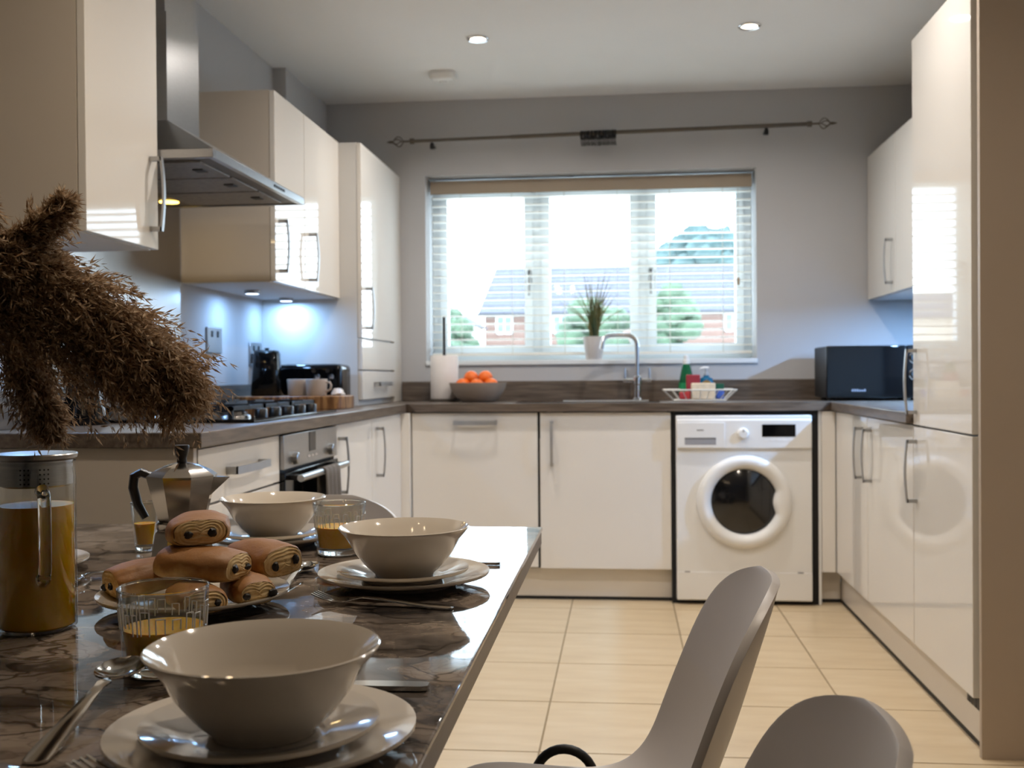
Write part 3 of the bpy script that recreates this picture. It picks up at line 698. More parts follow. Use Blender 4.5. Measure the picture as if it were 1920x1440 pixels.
    MB().lathe([(0, .1222), (.0125, .1222), (.0125, .134), (.006, .136), (.006, .155), (0, .155)], 20, (bx_, by_, ZT)).build('collar', mat('pump_grey', (170, 174, 180), .35, var=.02), b)
    m = MB(); m.tube([(bx_+.012, by_, ZT+.158), (bx_-.01, by_, ZT+.159), (bx_-.030, by_-.004, ZT+.154)], [.007, .0075, .0045], 10); m.build('pump_head', WHITEP, b)
    m = MB(); m.add([(bx_-.02, by_-.0238, ZT+.06), (bx_+.02, by_-.0238, ZT+.06), (bx_+.02, by_-.0238, ZT+.09), (bx_, by_-.0238, ZT+.1), (bx_-.02, by_-.0238, ZT+.09)], [(0, 1, 2, 3, 4)]); m.build('paper_label', mat('label_amber', (150, 112, 52), .5, var=.3, vscale=60), b, smooth=False)
rack()
def microwave():
    x0, x1, y0, y1, z0, z1 = 1.315, 1.755, .14, .47, ZT+.012, 1.163
    t = thing('microwave', 'black microwave with two dials on the right worktop', 'microwave', ((x0+x1)/2, (y0+y1)/2, ZT))
    bx(x0+.004, x1-.004, y0+.02, y1, z0, z1-.001).build('casing', BLACKM, t, bevel=.006)
    bx(x0, 1.672, y0, y0+.0195, z0, z1).build('door', BLACKG, t, bevel=.005)
    p = bx(1.6735, x1, y0, y0+.0195, z0, z1).build('dial_panel', BLACKG, t, bevel=.004)
    for z in (1.105, 1.03):
        m = MB(); m.lathe([(.0275, 0), (.0275, .003), (.024, .004), (.024, 0)], 32); m.xf(Matrix.Translation((1.71, y0-.0002, z)) @ Matrix.Rotation(PI/2, 4, 'X')); m.build('dial_ring', CHROME, p)
        m = MB(); m.lathe([(0, .018), (.02, .017), (.0225, .012), (.023, 0), (0, 0)], 32); m.xf(Matrix.Translation((1.71, y0-.0002, z)) @ Matrix.Rotation(PI/2, 4, 'X')); m.build('dial', BLACKM, p)
    m = MB(); xs = 1.428
    for k in range(6): m.box(xs+k*.0108, xs+k*.0108+.008, y0-.0008, y0-.0001, .953, .953+(.011 if k not in (3, 4) else .008))
    m.build('maker_mark', mat('mark_silver', (128, 128, 136), .5, var=.05), t, smooth=False)
    for fx in (x0+.04, x1-.04):
        for fy in (y0+.05, y1-.05): MB().lathe([(0, 0), (.014, 0), (.012, .0125), (0, .0125)], 14, (fx, fy, ZT)).build('foot', BLACKM, t)
microwave()
# ------------------------------------------------------------------ left worktop things
def hob():
    x0, x1, y0, y1, z = -1.15, -.662, -1.95, -1.06, ZT
    t = thing('gas_hob', 'black gas hob with cast iron grates on the left worktop', 'hob', ((x0+x1)/2, (y0+y1)/2, z))
    bx(x0, x1, y0, y1, z+.0002, z+.010).build('glass_base', BLACKG, t, bevel=.003)
    zz = z+.0102
    for cx, cy, r in ((-1.02, -1.78, .036), (-.79, -1.78, .045), (-.91, -1.505, .055), (-1.02, -1.23, .045), (-.79, -1.23, .036)):
        b = MB().lathe([(0, 0), (r+.012, 0), (r+.01, .006), (r, .008), (r, .016), (0, .016)], 28, (cx, cy, zz)).build('burner', STEEL, t)
        MB().lathe([(0, .0162), (r*.85, .0162), (r*.85, .022), (r*.7, .025), (0, .025)], 28, (cx, cy, zz)).build('burner_cap', IRON, b)
    for a0, a1 in ((y0+.03, y0+.31), (y0+.315, y0+.575), (y0+.58, y1-.03)):
        m = MB(); b0, b1 = x0+.03, x1-.075; zt = zz+.036
        for q in (a0, a1-.01): m.box(b0, b1, q, q+.01, zt-.012, zt)
        for q in (b0, b1-.01): m.box(q, q+.01, a0, a1, zt-.012, zt)
        for f in (.25, .5, .75):
            xx = b0+(b1-b0)*f; m.box(xx-.004, xx+.004, a0, a0+.10, zt-.010, zt+.004); m.box(xx-.004, xx+.004, a1-.10, a1, zt-.010, zt+.004)
        yy = (a0+a1)/2; m.box(b0, b0+.08, yy-.004, yy+.004, zt-.01, zt+.004); m.box(b1-.08, b1, yy-.004, yy+.004, zt-.01, zt+.004)
        for px in (b0, b1-.012):
            for py in (a0, a1-.012): m.box(px, px+.012, py, py+.012, zz, zt)
        m.build('grate', IRON, t, smooth=False)
    for k in range(5):
        m = MB().lathe([(0, 0), (.02, 0), (.0185, .022), (.016, .026), (0, .026)], 24, (-.70, -1.78+k*.13, zz)); m.build('control_knob', mat('knob_black', (22, 22, 24), .3, coat=.3, var=.05), t)
hob()
m = MB(); m.lathe([(0, 0), (.064, 0), (.068, .005), (.062, .03), (.05, .075), (.044, .11), (.043, .15), (.046, .175), (.040, .18), (.034, .16), (0, .15)], 40)
t = thing('jug', 'black curved jug behind the dried grass on the left worktop', 'jug', (-1.125, -2.035, ZT)); m.build('jug_body', BLACKG, t, local=True, angle=60)
m = MB(); m.tube([(-.0, -.044, .165), (0, -.075, .15), (0, -.082, .11), (0, -.06, .06)], [.006, .006, .0055, .005], 10); m.build('jug_handle', BLACKG, t, local=True)
def board():
    x0, x1, y0, y1 = -1.175, -.716, -.79, -.53
    m = MB(); n = 26; z0, z1 = ZT+.0003, ZT+.053; rr = random.Random(5)
    prof = []
    for i in range(n):
        a = 2*PI*i/n; c, s_ = math.cos(a), math.sin(a)
        prof.append(((x0+x1)/2+(x1-x0)/2*math.copysign(abs(c)**.35, c)*rr.uniform(.985, 1.0), (y0+y1)/2+(y1-y0)/2*math.copysign(abs(s_)**.35, s_)*rr.uniform(.96, 1)))
    m.loft([[(x, y, z0) for x, y in prof], [(x, y, z1) for x, y in prof]])
    tag(m.build('chopping_block', OLIVE, bevel=.003), 'thick olive wood chopping block beside the hob', 'chopping board')
    zb = z1+.0003
    # canister
    c = thing('canister', 'tall black tapered canister on the chopping block beside the toaster', 'canister', (-1.062, -.655, zb))
    m = MB(); n = 32
    def sq(r, z, e=.62): return [(r*math.copysign(abs(math.cos(2*PI*i/n))**e, math.cos(2*PI*i/n)), r*math.copysign(abs(math.sin(2*PI*i/n))**e, math.sin(2*PI*i/n)), z) for i in range(n)]
    m.loft([sq(.060, 0), sq(.063, .004), sq(.0515, .172), sq(.049, .176)]); m.xf(Matrix.Rotation(.12, 4, 'Z')); m.build('canister_body', BLACKG, c, local=True, angle=50)
    m = MB(); m.loft([sq(.047, .1762), sq(.048, .179), sq(.044, .185), sq(.03, .187)]); m.xf(Matrix.Rotation(.12, 4, 'Z')); m.build('lid', BLACKM, c, local=True, angle=50)
    m = MB(); m.lathe([(0, .187), (.008, .187), (.01, .195), (0, .197)], 14); m.build('lid_knob', BLACKM, c, local=True)
    MUG = mat('mug_stone', (186, 172, 160), .45, var=.03, vscale=12)
    for (mx, my, rz, lab) in ((-.93, -.665, 2.4, 'left beige mug beside the canister on the chopping block'), (-.842, -.700, -.15, 'right beige mug on the chopping block in front of the toaster')):
        g = thing('mug', lab, 'mug', (mx, my, zb), rz, 'beige mugs on the chopping block')
        m = MB(); m.lathe([(0, 0), (.037, 0), (.040, .004), (.0435, .066), (.0415, .067), (.038, .008), (0, .006)], 32); m.build('cup', MUG, g, local=True, angle=50)
        pts = [(.040, 0, .054), (.058, 0, .054), (.064, 0, .042), (.060, 0, .026), (.040, 0, .016)]; m = MB(); m.tube(pts, .0045, 8); m.build('mug_handle', MUG, g, local=True)
    m = MB(); nn = 14; vs = []; rr = random.Random(11)
    m.lathe([(0, .0), (.024, .001), (.026, .006), (.02, .018), (.012, .026), (0, .028)], 14, (-.762, -.665, zb)); 
    for i, (x, y, z) in enumerate(m.v): m.v[i] = (x+rr.uniform(-.004, .004), y+rr.uniform(-.004, .004), max(zb, z+rr.uniform(-.003, .004)))
    tag(m.build('crumpled_cloth', mat('cloth_white', (226, 222, 220), .9, var=.05, vscale=40), angle=30), 'small crumpled white cloth on the right end of the block', 'cloth')
board()
def toaster():
    x0, x1, y0, y1, z0 = -1.075, -.792, -.505, -.335, ZT
    t = thing('toaster', 'black four-slot toaster with chrome levers against the corner', 'toaster', ((x0+x1)/2, (y0+y1)/2, ZT))
    m = bx(x0, x1, y0, y1, z0+.012, 1.092); m.build('casing', BLACKG, t, bevel=.022, seg=5)
    bx(x0+.012, x1-.012, y0+.01, y1-.01, z0+.004, z0+.0125).build('base_trim', BLACKM, t, bevel=.003)
    for fx in (x0+.03, x1-.03):
        for fy in (y0+.03, y1-.03): MB().lathe([(0, 0), (.009, 0), (.008, .005), (0, .005)], 12, (fx, fy, ZT)).build('foot', BLACKM, t)
    for k in range(2):
        for h in range(2): bx(x0+.035+h*.115, x0+.135+h*.115, y0+.04+k*.055, y0+.066+k*.055, 1.0915, 1.0935).build('slot', mat('slot_steel', (120, 120, 122), .3, 1.0, var=.1), t, smooth=False)
    for xx in (-.905, -.845):
        m = MB(); m.tube([(xx, y0-.001, 1.065), (xx, y0-.022, 1.065)], .009, 12); m.build('lever', CHROME, t)
        bx(xx-.004, xx+.004, y0-.0012, y0+.001, .975, 1.05).build('lever_track', BLACKM, t, smooth=False)
        m = MB(); m.lathe([(0, .012), (.01, .011), (.012, 0), (0, 0)], 16); m.xf(Matrix.Translation((xx+.015, y0-.0002, 1.04)) @ Matrix.Rotation(PI/2, 4, 'X')); m.build('browning_dial', CHROME, t)
toaster()
def socket(y0, y1, z0, z1, label, plug):
    x = XWL+.0005
    t = thing('wall_socket', label, 'socket', (x, (y0+y1)/2, z0))
    bx(x, x+.008, y0, y1, z0, z1).build('face_plate', STEEL, t, bevel=.002)
    for k in range(2): 
        yy = y0+(y1-y0)*(.3+.4*k); bx(x+.0081, x+.0105, yy-.008, yy+.008, z0+(z1-z0)*.62, z0+(z1-z0)*.86).build('switch', BLACKM, t, bevel=.001)
    if plug: 
        p = bx(x+.0082, x+.04, y0+.015, y0+.065, z0+.008, z0+.052).build('plug', BLACKM, t, bevel=.006)
socket(-.93, -.782, 1.135, 1.236, 'grey steel double socket on the wall nearer the hob', False)
socket(-.455, -.31, 1.09, 1.19, 'steel socket with a black plug behind the canister', True)

# ------------------------------------------------------------------ dining table
ZTB = .735
def marble():
    m = bpy.data.materials.new('table_marble'); nt, N, L, b = nodes(m)
    tc = N.new('ShaderNodeTexCoord'); mp = N.new('ShaderNodeMapping'); mp.inputs['Rotation'].default_value = (0, 0, .9); mp.inputs['Scale'].default_value = (1, 1.5, 1)
    L.new(tc.outputs['Object'], mp.inputs['Vector'])
    n0 = N.new('ShaderNodeTexNoise'); n0.inputs['Scale'].default_value = 4.0; n0.inputs['Detail'].default_value = 5
    L.new(mp.outputs['Vector'], n0.inputs['Vector'])
    mx = N.new('ShaderNodeVectorMath'); mx.operation = 'MULTIPLY_ADD'; mx.inputs[1].default_value = (.45, .45, .45)
    L.new(n0.outputs['Color'], mx.inputs[0]); L.new(mp.outputs['Vector'], mx.inputs[2])
    n1 = N.new('ShaderNodeTexNoise'); n1.inputs['Scale'].default_value = 5.5; n1.inputs['Detail'].default_value = 10; n1.inputs['Distortion'].default_value = .8
    L.new(mx.outputs[0], n1.inputs['Vector'])
    r1 = N.new('ShaderNodeValToRGB'); e = r1.color_ramp.elements
    e[0].position = .33; e[0].color = (*lin((40, 36, 34)), 1); e[1].position = .66; e[1].color = (*lin((142, 129, 117)), 1)
    k = e.new(.44); k.color = (*lin((84, 76, 70)), 1); k = e.new(.53); k.color = (*lin((124, 111, 99)), 1)
    L.new(n1.outputs['Fac'], r1.inputs['Fac'])
    v = N.new('ShaderNodeTexVoronoi'); v.feature = 'DISTANCE_TO_EDGE'; v.inputs['Scale'].default_value = 7.0
    L.new(mx.outputs[0], v.inputs['Vector'])
    r2_ = N.new('ShaderNodeValToRGB'); r2_.color_ramp.elements[0].position = 0.0; r2_.color_ramp.elements[0].color = (.10, .10, .10, 1); r2_.color_ramp.elements[1].position = .05; r2_.color_ramp.elements[1].color = (1, 1, 1, 1)
    L.new(v.outputs['Distance'], r2_.inputs['Fac'])
    v2 = N.new('ShaderNodeTexVoronoi'); v2.feature = 'DISTANCE_TO_EDGE'; v2.inputs['Scale'].default_value = 21.0
    L.new(mx.outputs[0], v2.inputs['Vector'])
    r3 = N.new('ShaderNodeValToRGB'); r3.color_ramp.elements[0].position = 0.0; r3.color_ramp.elements[0].color = (.45, .45, .45, 1); r3.color_ramp.elements[1].position = .06; r3.color_ramp.elements[1].color = (1, 1, 1, 1)
    L.new(v2.outputs['Distance'], r3.inputs['Fac'])
    a = N.new('ShaderNodeMix'); a.data_type = 'RGBA'; a.blend_type = 'MULTIPLY'; a.inputs[0].default_value = .95
    L.new(r1.outputs['Color'], a.inputs[6]); L.new(r2_.outputs['Color'], a.inputs[7])
    c = N.new('ShaderNodeMix'); c.data_type = 'RGBA'; c.blend_type = 'MULTIPLY'; c.inputs[0].default_value = .6
    L.new(a.outputs[2], c.inputs[6]); L.new(r3.outputs['Color'], c.inputs[7])
    L.new(c.outputs[2], b.inputs['Base Color']); b.inputs['Roughness'].default_value = .035; b.inputs['Specular IOR Level'].default_value = .4
    n5 = N.new('ShaderNodeTexNoise'); n5.inputs['Scale'].default_value = 14; n5.inputs['Detail'].default_value = 2; L.new(tc.outputs['Object'], n5.inputs['Vector'])
    bp = N.new('ShaderNodeBump'); bp.inputs['Strength'].default_value = .05; bp.inputs['Distance'].default_value = .004; L.new(n5.outputs['Fac'], bp.inputs['Height']); L.new(bp.outputs['Normal'], b.inputs['Normal'])
    return m
MARBLE = marble()
t = thing('dining_table', 'dining table with glossy dark marble-effect top', 'table', (-.29, -3.6, 0))
bx(-.80, .221, -4.55, -2.763, ZTB-.008, ZTB).build('table_top', MARBLE, t, bevel=.002)
bx(-.798, .219, -4.548, -2.765, ZTB-.034, ZTB-.0082).build('top_edge', mat('table_edge', (112, 98, 84), .4, var=.1, vscale=20), t, bevel=.001)
for x in (-.76, .185): bx(x-.025, x+.025, -4.14, -4.08, 0, ZTB-.0345).build('leg', BLACKM, t, bevel=.003)
bx(-.34, -.24, -3.25, -3.15, .03, ZTB-.0345).build('pedestal', BLACKM, t, bevel=.004); bx(-.55, -.03, -3.4, -3.0, 0, .03).build('foot_plate', BLACKM, t, bevel=.004)
# ------------------------------------------------------------------ tableware
def plate_mesh(R, h=.02, well=.62):
    return MB().lathe([(0, .003), (R*.52, .003), (R*.56, 0), (R*.60, 0), (R*.62, .004), (R*well+.01, .006), (R*.985, h-.003), (R, h-.001), (R*.995, h+.0015), (R*.975, h+.001), (R*.9, h*.78+.003), (R*well, .0085), (R*.55, .0068), (0, .0068)], 64)
def bowl_mesh():
    return MB().lathe([(0, .003), (.036, .003), (.038, 0), (.043, 0), (.045, .004), (.058, .016), (.072, .034), (.083, .054), (.0955, .0685), (.0960, .0703), (.0945, .0712), (.082, .0600), (.070, .038), (.055, .020), (.038, .011), (0, .009)], 64)
settings = [((.087, -4.057), 'nearest the camera'), ((.062, -3.363), 'near the table edge at centre'), ((-.257, -3.0), 'at the far end by the juice glass')]
pl = sp = bw = None
for (x, y), w in settings:
    z = ZTB+.0004
    if pl is None:
        pl = plate_mesh(.126, .019).build('dinner_plate', CERAM, angle=60, loc=(0, 0, 0)); sp = plate_mesh(.097, .017, .60).build('side_plate', CERAM, angle=60, loc=(0, 0, 0)); bw = bowl_mesh().build('bowl', CERAM, angle=60, loc=(0, 0, 0))
        P, S, B = pl, sp, bw
    else:
        P, S, B = pl.copy(), sp.copy(), bw.copy()
        for o in (P, S, B): COL.objects.link(o)
    P.location = (x, y, z); S.location = (x-.002, y+.001, z+.0070); B.location = (x, y+.002, z+.0140)
    tag(P, 'large cream dinner plate under the setting '+w, 'plate', 'dinner plates on the table')
    tag(S, 'smaller cream plate under the bowl '+w, 'plate', 'side plates on the table')
    tag(B, 'cream cereal bowl of the setting '+w, 'bowl', 'cereal bowls on the table')
o = pl.copy(); COL.objects.link(o); o.location = (-.588, -3.315, ZTB+.0004); tag(o, 'cream dinner plate half hidden behind the juice carafe', 'plate', 'dinner plates on the table')
o = pl.copy(); COL.objects.link(o); o.location = (-.192, -3.523, ZTB+.0004); tag(o, 'cream plate carrying the chocolate pastries', 'plate', 'dinner plates on the table')
# cutlery: x along the length, handle end at 0
def strip(m, st, nu=6, th=.0016):
    top = []; bot = []
    for s, w, z, conc in st:
        top.append([(s, w*(2*i/nu-1), z+conc*((2*i/nu-1)**2)+th/2) for i in range(nu+1)])
        bot.append([(s, w*(2*i/nu-1), z+conc*((2*i/nu-1)**2)-th/2) for i in range(nu+1)])
    rings = [t_+list(reversed(b_)) for t_, b_ in zip(top, bot)]
    return m.loft(rings)
HND = [(0, .004, .0020, 0), (.004, .0085, .0022, -.0006), (.03, .0095, .0035, -.0008), (.06, .0075, .006, -.0006), (.10, .005, .0095, -.0003), (.125, .004, .0105, 0)]
def spoon():
    m = MB(); st = HND+[(.137, .0055, .010, .0005)]
    for k in range(13):
        q = k/12; w = .0205*math.sqrt(max(0, 1-(2*q-1)**2*.985))*(1-.10*(1-q)) ; s = .145+.062*q
        dz = -.0075*(1-(2*q-1)**2)
        st.append((s, max(w, .002), .0095+dz-.002*(q-.5), .0075*(1-(2*q-1)**2)))
    strip(m, st, 10); return m
def fork():
    m = MB(); st = HND+[(.134, .006, .0085, .0004), (.143, .0115, .0055, .0012), (.15, .0125, .0045, .0014)]
    strip(m, st, 8)
    for k in range(4):
        y = -.0100+k*.00667
        strip(m, [(.149, .0021, .0048+.0008*abs(k-1.5), 0), (.165, .0019, .0052, 0), (.18, .0017, .0085, 0), (.195, .001, .014, 0)], 2)
        for i in range(len(m.v)-4*6, len(m.v)): m.v[i] = (m.v[i][0], m.v[i][1]+y, m.v[i][2])
    return m
def knife():
    m = MB(); strip(m, [(0, .006, .003, 0), (.006, .009, .003, 0), (.05, .0095, .003, 0), (.09, .0065, .003, 0)], 6, .0045)
    strip(m, [(.09, .0065, .003, 0), (.10, .008, .002, 0), (.15, .010, .0018, 0), (.185, .009, .0018, 0), (.20, .003, .0018, 0)], 6, .0014); return m
def cut(mb, name, label, a, b, L, cat, zoff=0.0003, tilt=0.0, roll=0.0):
    d = Vector((b[0]-a[0], b[1]-a[1], 0)); 
    o = mb.build(name, CUTL, angle=50, loc=(0, 0, 0)); o.location = (a[0], a[1], ZTB+zoff); o.rotation_euler = (roll, tilt, math.atan2(d.y, d.x)); tag(o, label, cat)
    return o
sp0 = cut(spoon(), 'spoon', 'spoon beside the nearest plate, in front of the juice glass', (-.083, -4.11), (-.107, -3.89), .21, 'spoon', tilt=-.07); sp0.scale = (1.12, 1.2, 1.12)
cut(spoon(), 'spoon', 'spoon beside the middle setting, right of the pastries', (-.106, -3.44), (-.118, -3.23), .21, 'spoon')
cut(spoon(), 'spoon', 'dark spoon lying between carafe and pastry plate', (-.375, -3.245), (-.445, -3.44), .21, 'spoon')
cut(fork(), 'fork', 'fork lying in front of the middle setting', (.160, -3.527), (-.03, -3.50), .195, 'fork')
cut(fork(), 'fork', 'fork in front of the nearest plate, cut off by the frame', (.15, -4.195), (-.04, -4.13), .195, 'fork')
cut(knife(), 'knife', 'knife with its handle showing behind the nearest plate', (.193, -3.883), (-.01, -3.885), .2, 'knife')
cut(knife(), 'knife', 'dark knife end showing behind the middle plate', (.185, -3.195), (-.02, -3.19), .2, 'knife')
# glasses of juice
def glass(name, label, x, y, rt_, rb, h, lvl, pattern=True):
    t = thing(name, label, 'glass', (x, y, ZTB+.0003), group='glasses of orange juice')
    th = .0022; base = .012
    def ro(z): return rb+(rt_-rb)*(z/h)
    m = MB(); m.lathe([(0, .0), (rb-.003, 0), (rb, .003), (ro(h*.5), h*.5), (rt_, h-.0008), (rt_-th/2, h), (rt_-th, h-.0008), (ro(h*.5)-th, h*.5), (ro(base)-th-.002, base+.001), (ro(base)-th-.008, base), (0, base)], 56)
    m.build('tumbler', GLASS, t, local=True, angle=60)
    rr_ = rt_-th/2; MB().tube([(rr_*math.cos(2*PI*i/48), rr_*math.sin(2*PI*i/48), h) for i in range(49)], .0013, 8, cap=False).build('rim', SOLIDGLASS, t, local=True)
    MB().lathe([(0, .0004), (rb-.0035, .0004), (rb-.0006, .0032), (ro(base*.8)-.0006, base*.8), (0, base*.8)], 48).build('thick_base', SOLIDGLASS, t, local=True, angle=50)
    e = .0004
    m = MB(); m.lathe([(0, base+e), (ro(base)-th-.0085, base+e), (ro(base)-th-.0025, base+.0015), (ro(lvl)-th-e, lvl), (0, lvl)], 48); m.build('juice', JUICE, t, local=True, angle=50)
    if pattern:
        m = MB(); r = random.Random(int(abs(x)*1000)); a = 0.0
        while a < 2*PI-.1:
            w = r.uniform(.10, .22); z0 = h*r.uniform(.50, .6); z1 = h*r.uniform(.66, .84)
            pts = [((ro(z)+.0001)*math.cos(q), (ro(z)+.0001)*math.sin(q), z) for q, z in ((a, z0), (a, z1), (a+w*.5, z1), (a+w, z1), (a+w, z0))]
            P = [((ro(z)+.0001)*math.cos(q), (ro(z)+.0001)*math.sin(q)) for q, z in ((a, z0),)]
            pp = [pts[0]]+[(pts[0][0]+(pts[1][0]-pts[0][0])*.5, pts[0][1]+(pts[1][1]-pts[0][1])*.5, (z0+z1)/2)]+pts[1:]
            m.tube(pp, .0007, 5); a += w+r.uniform(.06, .2)
        m.build('etched_line', mat('etched_glass_glint', (244, 246, 248), .2, var=.01), t, local=True)  # etched pattern; its opaque white also paints in the highlights it catches
glass('juice_glass', 'glass of orange juice in front of the pastries', -.095, -3.838, .0465, .0395, .088, .047)
glass('juice_glass', 'glass of orange juice between the two rear bowls', -.104, -3.105, .0455, .0385, .088, .048)
glass('juice_glass', 'small narrow glass of orange juice behind the coffee pot', -.456, -3.10, .0245, .0165, .086, .050, False)
# carafe
def carafe():
    x, y, R, H = -.331, -3.668, .0455, .205
    t = thing('juice_carafe', 'tall glass carafe of orange juice with steel lid', 'carafe', (x, y, ZTB+.0003))
    m = MB(); th = .0024
    m.lathe([(0, 0), (R-.004, 0), (R, .004), (R, H-.02), (R-.0015, H-.004), (R, H), (R-th, H), (R-th-.0015, H-.004), (R-th, H-.02), (R-th, .006), (R-th-.003, .0035), (0, .003)], 64); m.build('glass_body', GLASS, t, local=True, angle=60)
    m = MB(); e = .0004; m.lathe([(0, .0034), (R-th-.0038, .0038), (R-th-e, .0064), (R-th-e, .152), (0, .152)], 56); m.build('juice', JUICE, t, local=True, angle=50)
    lid = MB().lathe([(0, H+.010), (R-.006, H+.0105), (R+.0015, H+.010), (R+.0025, H+.0085), (R+.0015, H+.004), (R-.003, H+.002), (R-th-.0012, H+.0015), (R-th-.0012, H-.028), (R-th-.004, H-.030), (R-th-.004, H+.002), (0, H+.003)], 56).build('lid', STEEL, t, local=True, angle=40)
    ca = math.atan2(CAM.y-y, CAM.x-x)
    m = MB()
    for g0 in (-.42, .10):
        for i in range(3):
            for j in range(4):
                a = ca+g0+i*.11; r = R-th-.0010; z = H-.008-j*.0055
                m.lathe([(0, 0), (.0011, 0)], 8); 
                n0 = len(m.v)-9; M = Matrix.Translation((r*math.cos(a), r*math.sin(a), z)) @ Matrix.Rotation(a, 4, 'Z') @ Matrix.Rotation(PI/2, 4, 'Y')
                m.xf(M, n0)
    m.build('strainer_hole', BLACKM, lid, local=True, smooth=False)
    # loop handle towards the viewer
    c, s_ = math.cos(ca+.12), math.sin(ca+.12)
    pts = []
    for d, z in ((-.001, .172), (.012, .174), (.022, .168), (.027, .15), (.0275, .11), (.026, .085), (.020, .072), (.008, .066), (-.001, .068)):
        pts.append(((R+d)*c, (R+d)*s_, z))
    m = MB(); m.tube(pts, .0075, 14); m.build('glass_handle', SOLIDGLASS, t, local=True)
carafe()
# moka pot
def moka():
    x, y = -.334, -3.225
    AL = mat('moka_aluminium', (178, 172, 164), .16, 1.0, var=.04, vscale=20); BK = mat('bakelite', (28, 24, 22), .3, var=.1)
    t = thing('moka_pot', 'faceted aluminium stovetop coffee pot with dark handle', 'coffee pot', (x, y, ZTB+.0003), .25)
    MB().lathe([(0, 0), (.050, 0), (.0525, .004), (.043, .055), (.0405, .058), (0, .058)], 8, ph=PI/8).build('boiler', AL, t, local=True, angle=20)
    MB().lathe([(0, .0582), (.040, .0582), (.0415, .062), (.0415, .070), (.039, .073), (0, .073)], 40).build('collar', AL, t, local=True)
    m = MB(); m.lathe([(0, .0732), (.038, .0732), (.040, .078), (.0565, .142), (.0565, .144), (.054, .144), (.038, .082), (0, .08)], 8, ph=PI/8)
    b = m.build('upper_chamber', AL, t, local=True, angle=20)
    m = MB(); m.add([(.044, -.012, .112), (.044, .012, .112), (.076, 0, .142), (.050, -.016, .1438), (.050, .016, .1438)], [(0, 2, 3), (1, 4, 2), (0, 1, 2), (3, 2, 4)]); m.build('spout', AL, t, local=True, smooth=False)
    MB().lathe([(0, .1442), (.0575, .1442), (.0575, .1465), (.047, .154), (.030, .162), (.012, .1665), (0, .167)], 8, ph=PI/8).build('lid', AL, t, local=True, angle=12)
    MB().lathe([(0, .167), (.0085, .1672), (.0075, .174), (.010, .180), (.0125, .193), (.0115, .1955), (0, .196)], 10).build('lid_knob', BK, t, local=True, angle=60)
    m = MB(); m.tube([(-.050, 0, .146), (-.064, 0, .152), (-.075, 0, .146), (-.077, 0, .128), (-.070, 0, .10), (-.058, 0, .078)], [.0065, .0075, .0078, .0078, .0075, .006], 10, sx=1.25); m.build('pot_handle', BK, t, local=True)
moka()
